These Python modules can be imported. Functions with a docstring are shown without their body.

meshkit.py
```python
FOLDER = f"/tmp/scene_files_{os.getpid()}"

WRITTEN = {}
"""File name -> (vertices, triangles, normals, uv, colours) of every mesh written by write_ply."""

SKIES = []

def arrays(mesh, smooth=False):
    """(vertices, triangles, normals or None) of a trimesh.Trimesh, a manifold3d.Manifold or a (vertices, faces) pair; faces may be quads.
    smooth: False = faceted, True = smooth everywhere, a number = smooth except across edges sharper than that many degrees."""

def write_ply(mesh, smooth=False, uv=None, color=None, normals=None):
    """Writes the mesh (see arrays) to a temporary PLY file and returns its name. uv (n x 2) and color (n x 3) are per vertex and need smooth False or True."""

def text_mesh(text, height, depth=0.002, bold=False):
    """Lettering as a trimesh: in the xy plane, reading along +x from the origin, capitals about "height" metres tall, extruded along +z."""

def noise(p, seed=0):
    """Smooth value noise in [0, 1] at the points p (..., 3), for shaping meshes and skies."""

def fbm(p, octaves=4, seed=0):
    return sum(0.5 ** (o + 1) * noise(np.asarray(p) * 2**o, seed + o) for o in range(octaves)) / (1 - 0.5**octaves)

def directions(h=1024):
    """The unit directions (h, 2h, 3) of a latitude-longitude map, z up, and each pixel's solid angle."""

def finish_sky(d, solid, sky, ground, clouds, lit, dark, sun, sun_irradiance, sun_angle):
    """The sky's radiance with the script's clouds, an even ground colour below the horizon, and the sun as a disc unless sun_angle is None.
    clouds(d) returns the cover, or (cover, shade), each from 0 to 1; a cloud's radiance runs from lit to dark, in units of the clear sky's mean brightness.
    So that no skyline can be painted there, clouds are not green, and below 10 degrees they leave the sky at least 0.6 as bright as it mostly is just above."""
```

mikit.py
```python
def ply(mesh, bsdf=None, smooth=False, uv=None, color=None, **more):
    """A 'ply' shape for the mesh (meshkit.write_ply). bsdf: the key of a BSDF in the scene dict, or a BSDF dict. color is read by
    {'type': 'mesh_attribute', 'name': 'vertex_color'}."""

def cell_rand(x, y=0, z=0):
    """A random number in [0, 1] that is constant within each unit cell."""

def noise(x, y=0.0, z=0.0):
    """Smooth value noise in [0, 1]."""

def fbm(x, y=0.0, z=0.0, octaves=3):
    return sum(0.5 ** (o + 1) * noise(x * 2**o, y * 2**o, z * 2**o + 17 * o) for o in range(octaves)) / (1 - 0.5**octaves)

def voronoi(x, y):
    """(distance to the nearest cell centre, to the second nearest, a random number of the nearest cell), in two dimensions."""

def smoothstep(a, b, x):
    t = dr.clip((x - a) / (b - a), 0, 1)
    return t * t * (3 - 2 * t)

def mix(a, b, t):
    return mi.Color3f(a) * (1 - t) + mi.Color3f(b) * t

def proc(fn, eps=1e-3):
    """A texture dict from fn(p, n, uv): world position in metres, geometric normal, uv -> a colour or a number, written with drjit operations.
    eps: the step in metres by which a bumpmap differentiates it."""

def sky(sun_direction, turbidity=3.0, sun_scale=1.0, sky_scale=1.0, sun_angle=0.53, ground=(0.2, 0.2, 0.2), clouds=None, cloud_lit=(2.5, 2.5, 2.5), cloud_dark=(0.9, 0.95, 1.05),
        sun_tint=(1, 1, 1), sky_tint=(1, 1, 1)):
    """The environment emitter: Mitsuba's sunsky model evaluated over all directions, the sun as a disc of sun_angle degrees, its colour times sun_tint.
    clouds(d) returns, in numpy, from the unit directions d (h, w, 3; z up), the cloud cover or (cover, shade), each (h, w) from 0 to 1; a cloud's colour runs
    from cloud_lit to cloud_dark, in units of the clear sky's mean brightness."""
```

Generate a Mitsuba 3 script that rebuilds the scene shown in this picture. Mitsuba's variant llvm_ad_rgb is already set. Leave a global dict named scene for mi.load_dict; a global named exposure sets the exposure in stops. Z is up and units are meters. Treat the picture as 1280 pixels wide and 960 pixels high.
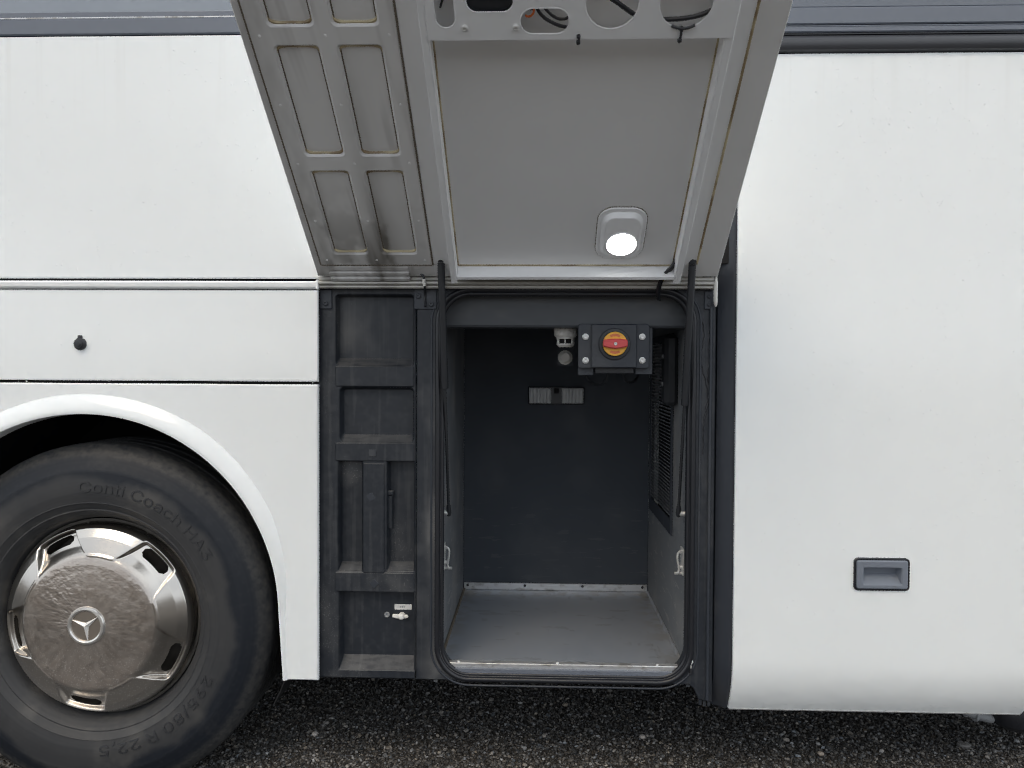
import math, random
import numpy as np, trimesh, shapely, drjit as dr
import shapely.geometry as sg
import mitsuba as mi, mikit, meshkit
from mikit import proc, fbm, noise, smoothstep, mix, voronoi, cell_rand

random.seed(7); rng = np.random.default_rng(7)
T = mi.ScalarTransform4f
scene, labels = {}, {}

# ------------------------------------------------------------------ camera, sky, exposure
FPX, DIST, CAMZ = 962.0, 2.26, 1.295          # focal length in pixels of a 1280 wide picture; distance to the bus side; height of the lens
YAW, PITCH, ROLL = math.atan(32 / FPX), math.atan(22 / FPX), math.radians(0.30)
EYE = np.array([0.0, -DIST, CAMZ])
FWD = np.array([-math.sin(YAW) * math.cos(PITCH), math.cos(YAW) * math.cos(PITCH), -math.sin(PITCH)])
_r = np.cross(FWD, [0, 0, 1.0]); _r /= np.linalg.norm(_r)
_u = np.cross(_r, FWD)
UP = _u * math.cos(ROLL) - _r * math.sin(ROLL)
RIGHT = np.cross(FWD, UP)
scene['camera'] = {'type': 'perspective', 'fov': math.degrees(2 * math.atan(640 / FPX)), 'fov_axis': 'x', 'near_clip': 0.05, 'far_clip': 2000.0,
                   'to_world': T().look_at(origin=EYE.tolist(), target=(EYE + FWD).tolist(), up=UP.tolist())}


def overcast(d):
    q = d / np.maximum(d[..., 2:3] + 0.25, 0.12)
    n = meshkit.fbm(q * 1.7 + 4.0, 5, 3)
    m = meshkit.fbm(q * 0.6 + 9.0, 3, 8)
    shade = np.clip((n - 0.45) * 2.6 + (m - 0.5) * 1.6 + 0.35, 0, 1)
    return np.ones(shade.shape), shade


scene['sky'] = mikit.sky((-0.25, -0.62, 0.75), turbidity=4, sun_scale=0.12, sun_angle=25, clouds=overcast, cloud_lit=(2.1, 2.22, 2.33), cloud_dark=(1.2, 1.29, 1.42))
exposure = 2.66

# ------------------------------------------------------------------ helpers


def ray(u, v):
    return FWD + RIGHT * (u - 640) / FPX + UP * (480 - v) / FPX


def at(u, v, Y):
    """The point of the upright plane y = Y that stands at a place of the photograph: measuring the bus off the picture."""
    d = ray(u, v)
    return EYE + d * ((Y - EYE[1]) / d[1])


def xz(u, v, Y):
    p = at(u, v, Y)
    return float(p[0]), float(p[2])


ANG = math.radians(37.5)
HINGE = np.array([0, -0.022, 1.556])
FB = np.array([0, -math.cos(ANG), math.sin(ANG)])      # from the hinge towards the flap's free edge
FH = np.array([0, -math.sin(ANG), -math.cos(ANG)])     # out of the flap's inner face


def fl(u, v, h=0.0):
    """(x, distance from the hinge) on the flap's inner face, raised by h."""
    d, o = ray(u, v), HINGE + FH * h
    p = EYE + d * (np.dot(o - EYE, FH) / np.dot(d, FH))
    return float(p[0]), float(np.dot(p - o, FB))


def frame(o, a, b, h):
    m = np.eye(4); m[:3, 0], m[:3, 1], m[:3, 2], m[:3, 3] = a, b, h, o
    return m


SIDE = frame([0, 0, 0], [1, 0, 0], [0, 0, 1], [0, -1, 0])          # (x, z, out of the bus)
FLAP = frame(HINGE, [1, 0, 0], FB, FH)


def tri(v, f):
    return trimesh.Trimesh(np.asarray(v, float), np.asarray(f, int), process=False)


def cat(*ms):
    return trimesh.util.concatenate([m for m in ms if m is not None])


def put(m, M):
    m = m.copy(); m.apply_transform(M)
    return m


def ring_offset(p, d):
    """Moves a closed outline's corners to the left of its direction by d, mitred."""
    p = np.asarray(p, float)
    e = np.roll(p, -1, 0) - p
    e /= np.maximum(np.linalg.norm(e, axis=1, keepdims=True), 1e-12)
    n = np.stack([-e[:, 1], e[:, 0]], 1)
    a, b = np.roll(n, 1, 0), n
    m = a + b
    s = np.maximum((m * m).sum(1, keepdims=True) / 2, 0.35)
    return p + d * m / s


def clean(poly):
    poly = sg.polygon.orient(poly, 1.0)
    return [np.array(r.coords)[:-1] for r in (poly.exterior, *poly.interiors)]


def plate(poly, h0, h1, bev=0.0015, M=SIDE, back=True):
    """A sheet with the outline poly, from height h0 to h1 of a frame, its front edges bevelled."""
    parts = []
    if not hasattr(poly, 'exterior'):
        poly = sg.Polygon(poly)
    for r in clean(poly):
        q = ring_offset(r, bev)
        n = len(r)
        V = np.vstack([np.c_[r, np.full(n, h0)], np.c_[r, np.full(n, h1 - bev)], np.c_[q, np.full(n, h1)]])
        i = np.arange(n); j = (i + 1) % n
        F = []
        for k in (0, 1):
            a, b, c, d = i + k * n, j + k * n, j + (k + 1) * n, i + (k + 1) * n
            F += [np.c_[a, b, c], np.c_[a, c, d]]
        parts.append(tri(V, np.vstack(F)))
    rings = clean(poly)
    inset = sg.Polygon(ring_offset(rings[0], bev), [ring_offset(r, bev) for r in rings[1:]])
    for g, h, flip in ((inset, h1, False), (poly, h0, True)):
        if flip and not back:
            continue
        v, f = trimesh.creation.triangulate_polygon(g, engine='earcut')
        v, f = np.asarray(v), np.asarray(f)
        a, b, c = v[f[:, 0]], v[f[:, 1]], v[f[:, 2]]
        area = (b[:, 0] - a[:, 0]) * (c[:, 1] - a[:, 1]) - (b[:, 1] - a[:, 1]) * (c[:, 0] - a[:, 0])
        f = np.where((area < 0)[:, None] != flip, f[:, ::-1], f)
        parts.append(tri(np.c_[v, np.full(len(v), h)], f))
    return put(cat(*parts), M)


def rrect(x0, y0, x1, y1, r=0.0, n=5):
    return rquad([(x0, y0), (x1, y0), (x1, y1), (x0, y1)], r, n)


def rquad(pts, r, n=5):
    """A polygon with rounded corners (counter-clockwise); r one radius or one for each corner."""
    pts = np.asarray(pts, float)
    if np.sum(pts[:, 0] * np.roll(pts[:, 1], -1) - np.roll(pts[:, 0], -1) * pts[:, 1]) < 0:
        pts = pts[::-1]
    rs = np.broadcast_to(r, (len(pts),))
    out = []
    for k, p in enumerate(pts):
        a, b = pts[k - 1] - p, pts[(k + 1) % len(pts)] - p
        la, lb = np.linalg.norm(a), np.linalg.norm(b)
        rr = min(rs[k], 0.49 * la, 0.49 * lb)
        if rr <= 1e-6:
            out.append(p); continue
        p0, p1 = p + a / la * rr, p + b / lb * rr
        for t in np.linspace(0, 1, n):
            # a quadratic curve near to a circle
            w = 0.7071
            B = np.array([(1 - t) ** 2, 2 * t * (1 - t) * w, t ** 2])
            out.append((B[0] * p0 + B[1] * p + B[2] * p1) / B.sum())
    return sg.Polygon(out)


def tub(poly, steps, M=SIDE):
    """A recess or boss: the outline carried through (inset, height) steps and closed at the last."""
    r = clean(poly)[0]
    n = len(r)
    rings = [np.c_[ring_offset(r, d), np.full(n, h)] for d, h in steps]
    i = np.arange(n); j = (i + 1) % n
    F = []
    for k in range(len(rings) - 1):
        a, b, c, d = i + k * n, j + k * n, j + (k + 1) * n, i + (k + 1) * n
        F += [np.c_[a, b, c], np.c_[a, c, d]]
    V = np.vstack(rings)
    last = rings[-1]
    v, f = trimesh.creation.triangulate_polygon(sg.Polygon(last[:, :2]), engine='earcut')
    v, f = np.asarray(v), np.asarray(f)
    a, b, c = v[f[:, 0]], v[f[:, 1]], v[f[:, 2]]
    area = (b[:, 0] - a[:, 0]) * (c[:, 1] - a[:, 1]) - (b[:, 1] - a[:, 1]) * (c[:, 0] - a[:, 0])
    f = np.where((area < 0)[:, None], f[:, ::-1], f)
    cap = tri(np.c_[v, np.full(len(v), last[0, 2])], f)
    return put(cat(tri(V, np.vstack(F)), cap), M)


def recess_mesh(poly, h0, h1, side, low, M=SIDE):
    """A recess whose foot is a sloping ledge."""
    c = clean(poly)[0]
    f_ = (c[:, 1] < (c[:, 1].min() + c[:, 1].max()) / 2) * 1.0
    d1 = ring_offset(c, side)
    d1[:, 1] += f_ * low
    n = len(c)
    i = np.arange(n); j = (i + 1) % n
    v, f = trimesh.creation.triangulate_polygon(sg.Polygon(d1), engine='earcut')
    v, f = np.asarray(v), np.asarray(f)
    a, b, e = v[f[:, 0]], v[f[:, 1]], v[f[:, 2]]
    ar = (b[:, 0] - a[:, 0]) * (e[:, 1] - a[:, 1]) - (b[:, 1] - a[:, 1]) * (e[:, 0] - a[:, 0])
    f = np.where((ar < 0)[:, None], f[:, ::-1], f)
    m = cat(tri(np.vstack([np.c_[c, np.full(n, h0)], np.c_[d1, np.full(n, h1)]]), np.vstack([np.c_[i, j, j + n], np.c_[i, j + n, i + n]])), tri(np.c_[v, np.full(len(v), h1)], f))
    return m if M is None else put(m, M)


def box(x0, x1, y0, y1, z0, z1, c=0.002, M=None):
    lo, hi = np.minimum([x0, y0, z0], [x1, y1, z1]), np.maximum([x0, y0, z0], [x1, y1, z1])
    c = min(c, 0.3 * float((hi - lo).min()))
    P = []
    for s in np.ndindex(2, 2, 2):
        k = np.where(np.array(s) == 1, hi, lo); sgn = np.where(np.array(s) == 1, -1, 1)
        for ax in range(3):
            o = np.array([c, c, c]) * sgn; o[ax] = 0
            P.append(k + o)
    m = trimesh.convex.convex_hull(np.array(P))
    return m if M is None else put(m, M)


def lathe(profile, M, n=96, close=False):
    """Turns a profile of (radius, height) about a frame's third axis; listed from the outer back to the front centre."""
    p = np.asarray(profile, float)
    a = np.arange(n) * 2 * math.pi / n
    V = np.stack([p[:, None, 0] * np.cos(a), p[:, None, 0] * np.sin(a), np.repeat(p[:, None, 1], n, 1)], -1).reshape(-1, 3)
    k, i = np.meshgrid(np.arange(len(p) - 1), np.arange(n), indexing='ij')
    A, B, C, D = k * n + i, k * n + (i + 1) % n, (k + 1) * n + (i + 1) % n, (k + 1) * n + i
    F = np.vstack([np.stack([A, B, C], -1).reshape(-1, 3), np.stack([A, C, D], -1).reshape(-1, 3)])
    m = tri(V, F)
    return put(m, M)


def tube(pts, r, n=8, caps=True):
    pts = np.asarray(pts, float)
    t = np.gradient(pts, axis=0); t /= np.linalg.norm(t, axis=1, keepdims=True)
    ref = np.array([0.13, 0.37, 0.92]) if abs(t[0, 2]) < 0.85 else np.array([1.0, 0.1, 0])
    V = []
    r = np.broadcast_to(r, (len(pts),))
    for p, d, q in zip(pts, t, r):
        a = np.cross(d, ref); a /= np.linalg.norm(a); b = np.cross(d, a)
        ang = np.arange(n) * 2 * math.pi / n
        V.append(p + q * (np.cos(ang)[:, None] * a + np.sin(ang)[:, None] * b))
    k, i = np.meshgrid(np.arange(len(pts) - 1), np.arange(n), indexing='ij')
    A, B, C, D = k * n + i, k * n + (i + 1) % n, (k + 1) * n + (i + 1) % n, (k + 1) * n + i
    F = [np.stack([A, B, C], -1).reshape(-1, 3), np.stack([A, C, D], -1).reshape(-1, 3)]
    V = np.vstack(V)
    if caps:
        e = len(V); V = np.vstack([V, pts[0], pts[-1]]); i = np.arange(n); j = (i + 1) % n
        F += [np.c_[j, i, np.full(n, e)], np.c_[(len(pts) - 1) * n + i, (len(pts) - 1) * n + j, np.full(n, e + 1)]]
    return tri(V, np.vstack(F))


def spline(pts, n=24):
    from scipy.interpolate import CubicSpline
    pts = np.asarray(pts, float)
    t = np.r_[0, np.cumsum(np.linalg.norm(np.diff(pts, axis=0), axis=1))]
    return CubicSpline(t, pts)(np.linspace(0, t[-1], n))


def loop(poly, h, r, M=SIDE, n=8):
    """A cord laid along an outline."""
    p = clean(poly)[0]
    ls = sg.LinearRing(p)
    N = max(48, int(ls.length / 0.012))
    q = np.array([ls.interpolate(s).coords[0] for s in np.linspace(0, ls.length, N)])
    P = np.c_[q, np.full(len(q), h)] @ M[:3, :3].T + M[:3, 3]
    return tube(P, r, n, caps=False)


def sheet(front, back):
    """A closed skin between two grids of points (rows, columns, 3)."""
    n, m = front.shape[:2]
    V = np.vstack([front.reshape(-1, 3), back.reshape(-1, 3)])
    r, c = np.meshgrid(np.arange(n - 1), np.arange(m - 1), indexing='ij')
    A, B, C, D = r * m + c, r * m + c + 1, (r + 1) * m + c + 1, (r + 1) * m + c
    F = [np.stack([A, B, C], -1).reshape(-1, 3), np.stack([A, C, D], -1).reshape(-1, 3)]
    o = n * m
    F += [np.stack([A, C, B], -1).reshape(-1, 3) + o, np.stack([A, D, C], -1).reshape(-1, 3) + o]
    edge = np.r_[np.arange(m), np.arange(1, n) * m + m - 1, (n - 1) * m + np.arange(m - 2, -1, -1), np.arange(n - 2, 0, -1) * m]
    a, b = edge, np.roll(edge, -1)
    F += [np.c_[a, a + o, b + o], np.c_[a, b + o, b]]
    return tri(V, np.vstack(F))


def key(name):
    if name not in scene and not any(k.startswith(name + '__') for k in scene):
        return name
    k = 1
    while f'{name}_{k:03d}' in scene or any(q.startswith(f'{name}_{k:03d}__') for q in scene):
        k += 1
    return f'{name}_{k:03d}'


def part(parent, name, mesh, mat, smooth=32, label=None, **more):
    k = key(f'{parent}__{name}')
    scene[k] = mikit.ply(mesh, mat, smooth=smooth, **more)
    if label:
        labels[k] = {'label': label}
    return k


# ------------------------------------------------------------------ materials


def principled(c, rough=0.5, **kw):
    return {'type': 'principled', 'base_color': c if isinstance(c, dict) else {'type': 'rgb', 'value': list(c)},
            'roughness': rough, **kw}


def two(b):
    return {'type': 'twosided', 'bsdf': b}


def bump(b, fn, scale=1.0, eps=1e-3):
    return {'type': 'bumpmap', 'arbitrary': proc(fn, eps), 'scale': scale, 'bsdf': b}


def f_paint(p, n, uv):
    a = fbm(p.x * 1.3, p.z * 1.3, p.y * 2 + 3, 3)
    s = fbm(p.x * 45, p.z * 1.2, 5.0, 3)
    low = smoothstep(0.62, 0.25, p.z) * (0.35 + 0.65 * fbm(p.x * 9, p.z * 14, 2.0, 3))
    top = smoothstep(1.9, 2.3, p.z) * smoothstep(0.52, 0.75, s)
    t = 0.05 * (a - 0.3) + 0.08 * low + 0.12 * top
    return mix(mi.Color3f(0.80, 0.825, 0.825), mi.Color3f(0.55, 0.53, 0.49), dr.clip(t, 0, 1))


def f_paint_bump(p, n, uv):
    return 0.0004 * fbm(p.x * 2.5, p.z * 2.5, 1.0, 2) + 0.000012 * noise(p.x * 260, p.z * 260, p.y * 260)


scene['white_paint'] = two(bump(principled(proc(f_paint), 0.13, specular=0.5, clearcoat=0.6, clearcoat_gloss=0.95), f_paint_bump))


def f_black(p, n, uv):
    g = fbm(p.x * 60, p.z * 60, p.y * 60, 3)
    big = fbm(p.x * 7, p.z * 5, p.y * 9, 4)
    run = fbm(p.x * 90, p.z * 5, 3.0, 3)
    spk = smoothstep(0.79, 0.86, noise(p.x * 330, p.z * 330, p.y * 330)) * smoothstep(0.45, 0.7, big)
    ledge = smoothstep(0.35, 0.8, n.z) * (0.35 + 0.65 * smoothstep(0.30, 0.6, fbm(p.x * 22, p.y * 60, p.z * 60, 4)))
    side = smoothstep(-0.36, -0.30, p.x) * smoothstep(-0.27, -0.31, p.x) * smoothstep(1.35, 0.8, p.z)
    t = (0.42 + 0.3 * side) * smoothstep(0.46, 0.80, big) + 0.12 * smoothstep(0.55, 0.8, run) + 0.16 * side + 0.22 * (g - 0.45) + 0.42 * ledge * (0.4 + big) + 0.6 * spk
    return mix(mi.Color3f(0.017, 0.0205, 0.027), mi.Color3f(0.125, 0.125, 0.124), dr.clip(t, 0, 1))


def f_black_bump(p, n, uv):
    return 0.0006 * fbm(p.x * 160, p.z * 160, p.y * 160, 3) + 0.0007 * fbm(p.x * 25, p.z * 25, p.y * 25, 2)


scene['dusty_black'] = two(bump(principled(proc(f_black), 0.44, specular=0.4), f_black_bump))
scene['black_trim'] = two(principled(proc(lambda p, n, uv: mix(mi.Color3f(0.029, 0.034, 0.044), mi.Color3f(0.07, 0.072, 0.075), 0.5 * smoothstep(0.5, 0.8, fbm(p.x * 12, p.z * 6, p.y * 12, 3)))), 0.42, specular=0.45))
scene['black_plastic'] = two(principled((0.022, 0.024, 0.028), 0.38))
scene['black_rubber'] = two(principled((0.014, 0.015, 0.019), 0.33, specular=0.5))
scene['sill_grey'] = two(principled((0.125, 0.14, 0.17), 0.3, specular=0.5, clearcoat=0.3))
scene['sill_black'] = two(principled((0.035, 0.037, 0.043), 0.28))


def f_bay(p, n, uv):
    a = fbm(p.x * 6, p.z * 6, p.y * 6, 4)
    g = noise(p.x * 420, p.z * 420, p.y * 420)
    sc = smoothstep(0.70, 0.76, fbm(p.x * 14 + p.y * 14, p.z * 90, 3.0, 3)) * smoothstep(0.9, 0.45, p.z)
    a = a + 0.5 * sc
    return mix(mi.Color3f(0.052, 0.061, 0.074), mi.Color3f(0.085, 0.091, 0.100), dr.clip(0.7 * smoothstep(0.4, 0.8, a) + 0.4 * (g - 0.5), 0, 1))


scene['bay_lining'] = two(principled(proc(f_bay), 0.7, specular=0.25))
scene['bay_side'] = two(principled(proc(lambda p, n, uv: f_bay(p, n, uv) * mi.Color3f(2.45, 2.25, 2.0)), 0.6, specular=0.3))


def f_floor(p, n, uv):
    a = fbm(p.x * 5, p.y * 5, 1.0, 4)
    s = smoothstep(0.66, 0.74, fbm(p.x * 70, p.y * 18, 4.0, 3)) * smoothstep(0.5, 0.7, a)
    d = smoothstep(0.70, 0.80, fbm(p.x * 16 + 7, p.y * 30, 6.0, 3))
    edge = smoothstep(0.10, 0.0, dr.minimum(dr.abs(p.x + 0.312), dr.abs(p.x - 0.452))) + smoothstep(0.74, 0.84, p.y)
    e = edge * smoothstep(0.35, 0.65, fbm(p.x * 30, p.y * 30, 2.0, 3))
    c = mix(mi.Color3f(0.31, 0.34, 0.385), mi.Color3f(0.37, 0.40, 0.44), a)
    c = mix(c, mi.Color3f(0.17, 0.175, 0.18), dr.clip(0.25 * d + 0.3 * s, 0, 1))
    return mix(c, mi.Color3f(0.27, 0.26, 0.24), dr.clip(0.6 * e, 0, 1))


scene['floor_metal'] = two(principled(proc(f_floor), 0.38, metallic=0.35, specular=0.5))


def f_alu(p, n, uv):
    a = fbm(p.x * 50, p.y * 50, p.z * 50, 3)
    return mix(mi.Color3f(0.62, 0.63, 0.64), mi.Color3f(0.40, 0.39, 0.37), smoothstep(0.5, 0.8, a))


scene['aluminium'] = two(principled(proc(f_alu), 0.34, metallic=0.7))
scene['zinc'] = two(principled((0.70, 0.70, 0.68), 0.32, metallic=0.45))


def f_flap(p, n, uv):
    x, s = p.x, (p.z - 1.556) * math.sin(ANG) - (p.y + 0.022) * math.cos(ANG)
    a = fbm(x * 4, s * 4, 2.0, 4)
    run = fbm(x * 34 + s * 3, s * 2.2, 7.0, 3)
    near = smoothstep(0.42, 0.02, s) * smoothstep(-0.28, -0.34, x)
    blot = smoothstep(0.55, 0.72, fbm(x * 11, s * 8, 1.0, 4))
    col = smoothstep(0.055, 0.0, dr.abs(x + 0.43 + 0.03 * (fbm(s * 6, 1.0, 1.0, 2) - 0.5))) * smoothstep(0.78, 0.4, s)
    t = 0.22 * smoothstep(0.5, 0.8, a) + 0.22 * smoothstep(0.55, 0.8, run) + near * (0.35 + 0.65 * blot) * 0.7 + 0.35 * col * (0.3 + run)
    rim = smoothstep(-0.57, -0.60, x) * 0.35 * fbm(x * 40, s * 14, 3.0, 3)
    t = dr.select(x < -0.30, t + rim, 0.25 * t)
    return mix(mi.Color3f(0.65, 0.645, 0.635), mi.Color3f(0.15, 0.14, 0.125), dr.clip(t, 0, 1))


scene['flap_grey'] = two(principled(proc(f_flap), 0.48, specular=0.4))
scene['panel_grey'] = two(principled(proc(lambda p, n, uv: mix(mi.Color3f(0.75, 0.745, 0.74), mi.Color3f(0.68, 0.68, 0.68), fbm(p.x * 5, p.z * 6, p.y * 5, 3))), 0.45, specular=0.4))
scene['frame_grey'] = two(principled((0.76, 0.765, 0.77), 0.4, specular=0.45))
scene['sealant'] = two(principled(proc(lambda p, n, uv: mix(mi.Color3f(0.50, 0.43, 0.27), mi.Color3f(0.22, 0.16, 0.09), smoothstep(0.35, 0.7, fbm(p.x * 22, p.z * 22, p.y * 22, 3)))), 0.5))
scene['grime'] = two(principled((0.13, 0.11, 0.085), 0.7))
scene['rail_metal'] = two(principled(proc(lambda p, n, uv: mix(mi.Color3f(0.47, 0.455, 0.42), mi.Color3f(0.20, 0.19, 0.17), smoothstep(0.45, 0.8, fbm(p.x * 9, p.z * 12, p.y * 12, 4)))), 0.4, metallic=0.3))

WX, WZ, WY = -1.355, 0.507, 0.120      # the wheel's centre: x, z and the depth of the rim flange


def f_tyre(p, n, uv):
    r = dr.sqrt(dr.square(p.x - WX) + dr.square(p.z - WZ))
    a = dr.atan2(p.z - WZ, p.x - WX)
    b = fbm(p.x * 9, p.z * 9, p.y * 6, 4)
    wob = 0.11 * (fbm(dr.cos(a) * 2.6 + 5, dr.sin(a) * 2.6, 3.0, 4) - 0.5)
    dusty = smoothstep(0.462, 0.430, r + wob)
    grain = fbm(p.x * 90, p.z * 90, p.y * 90, 3)
    arc = noise(r * 220, 4.0, 1.0)
    c = mix(mi.Color3f(0.013, 0.016, 0.022), mi.Color3f(0.050, 0.050, 0.051), dr.clip(dusty * (0.55 + 0.5 * b) + 0.15 * (arc - 0.5), 0, 1))
    c = mix(c, mi.Color3f(0.105, 0.10, 0.093), dr.clip(0.40 * smoothstep(0.55, 0.8, b) * (0.25 + dusty) + 0.16 * (grain - 0.5), 0, 1))
    return mix(c, mi.Color3f(0.10, 0.095, 0.085), 0.55 * smoothstep(0.495, 0.52, r) * grain)


scene['tyre_rubber'] = two(bump(principled(proc(f_tyre), 0.5, specular=0.28), lambda p, n, uv: 0.0005 * fbm(p.x * 140, p.z * 140, p.y * 140, 3)))


def f_chrome_rough(p, n, uv):
    r = dr.sqrt(dr.square(p.x - WX) + dr.square(p.z - WZ))
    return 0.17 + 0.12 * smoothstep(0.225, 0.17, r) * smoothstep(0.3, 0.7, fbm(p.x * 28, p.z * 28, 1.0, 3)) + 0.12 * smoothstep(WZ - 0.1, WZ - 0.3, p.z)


def f_chrome(p, n, uv):
    r = dr.sqrt(dr.square(p.x - WX) + dr.square(p.z - WZ))
    a = dr.atan2(p.z - WZ, p.x - WX)
    d = fbm(p.x * 30, p.z * 30, 2.0, 4)
    run = fbm(dr.cos(a) * 14, dr.sin(a) * 14, r * 10, 3)
    spk = smoothstep(0.78, 0.84, noise(p.x * 380, p.z * 380, 1.0)) * smoothstep(WZ + 0.05, WZ - 0.2, p.z)
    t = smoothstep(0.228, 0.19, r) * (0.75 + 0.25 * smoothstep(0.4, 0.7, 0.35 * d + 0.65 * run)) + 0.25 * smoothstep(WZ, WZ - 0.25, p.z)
    return mix(mix(mi.Color3f(0.56, 0.53, 0.49), mi.Color3f(0.40, 0.35, 0.31), dr.clip(t, 0, 1)), mi.Color3f(0.85, 0.83, 0.8), 0.5 * spk)


def f_chrome_metal(p, n, uv):
    r = dr.sqrt(dr.square(p.x - WX) + dr.square(p.z - WZ))
    a = dr.atan2(p.z - WZ, p.x - WX)
    f = 0.5 * fbm(dr.cos(a) * 16, dr.sin(a) * 16, r * 22, 3) + 0.5 * fbm(p.x * 85, p.z * 85, 2.0, 3)
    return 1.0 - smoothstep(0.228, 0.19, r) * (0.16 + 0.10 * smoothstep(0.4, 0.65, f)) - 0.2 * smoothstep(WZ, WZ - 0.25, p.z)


def f_chrome_bump(p, n, uv):
    r = dr.sqrt(dr.square(p.x - WX) + dr.square(p.z - WZ))
    a = dr.atan2(p.z - WZ, p.x - WX)
    near = smoothstep(0.222, 0.19, r) * smoothstep(0.035, 0.06, r)
    rad = fbm(dr.cos(a) * 18, dr.sin(a) * 18, r * 26, 3)
    loc = fbm(p.x * 75, p.z * 95, 3.0, 3)
    return near * (0.0030 * rad * smoothstep(0.19, 0.05, r) + 0.0032 * loc) * (0.22 + 0.25 * smoothstep(0.40, 0.62, fbm(p.x * 7, p.z * 7, 9.0, 2))) + 0.00005 * fbm(p.x * 40, p.z * 40, 1.0, 2)


scene['chrome'] = two(bump({'type': 'principled', 'base_color': proc(f_chrome), 'roughness': proc(f_chrome_rough), 'metallic': proc(f_chrome_metal)}, f_chrome_bump))
scene['emblem_metal'] = two(principled((0.72, 0.70, 0.67), 0.22, metallic=0.75))
scene['dish_metal'] = two(principled((0.30, 0.26, 0.22), 0.35, metallic=0.7))
scene['star_metal'] = two(principled((0.78, 0.76, 0.73), 0.35, metallic=0.35))
scene['rim_steel'] = two(principled(proc(lambda p, n, uv: mix(mi.Color3f(0.20, 0.19, 0.17), mi.Color3f(0.07, 0.06, 0.055), fbm(p.x * 30, p.z * 30, p.y * 30, 3))), 0.5, metallic=0.4))
scene['dark_liner'] = two(principled((0.018, 0.018, 0.019), 0.85, specular=0.15))
scene['white_plastic'] = two(principled((0.76, 0.745, 0.70), 0.42))
scene['grey_plastic'] = two(principled((0.26, 0.27, 0.28), 0.45))
scene['handle_grey'] = two(principled((0.165, 0.185, 0.22), 0.36, specular=0.5))
scene['yellow'] = two(principled((0.80, 0.42, 0.05), 0.4))
scene['red'] = two(principled((0.62, 0.075, 0.075), 0.38))
scene['red_print'] = two(principled((0.62, 0.17, 0.06), 0.45))
scene['orange'] = two(principled((0.75, 0.16, 0.03), 0.4))
scene['paper'] = two(principled((0.62, 0.62, 0.60), 0.6))
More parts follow.
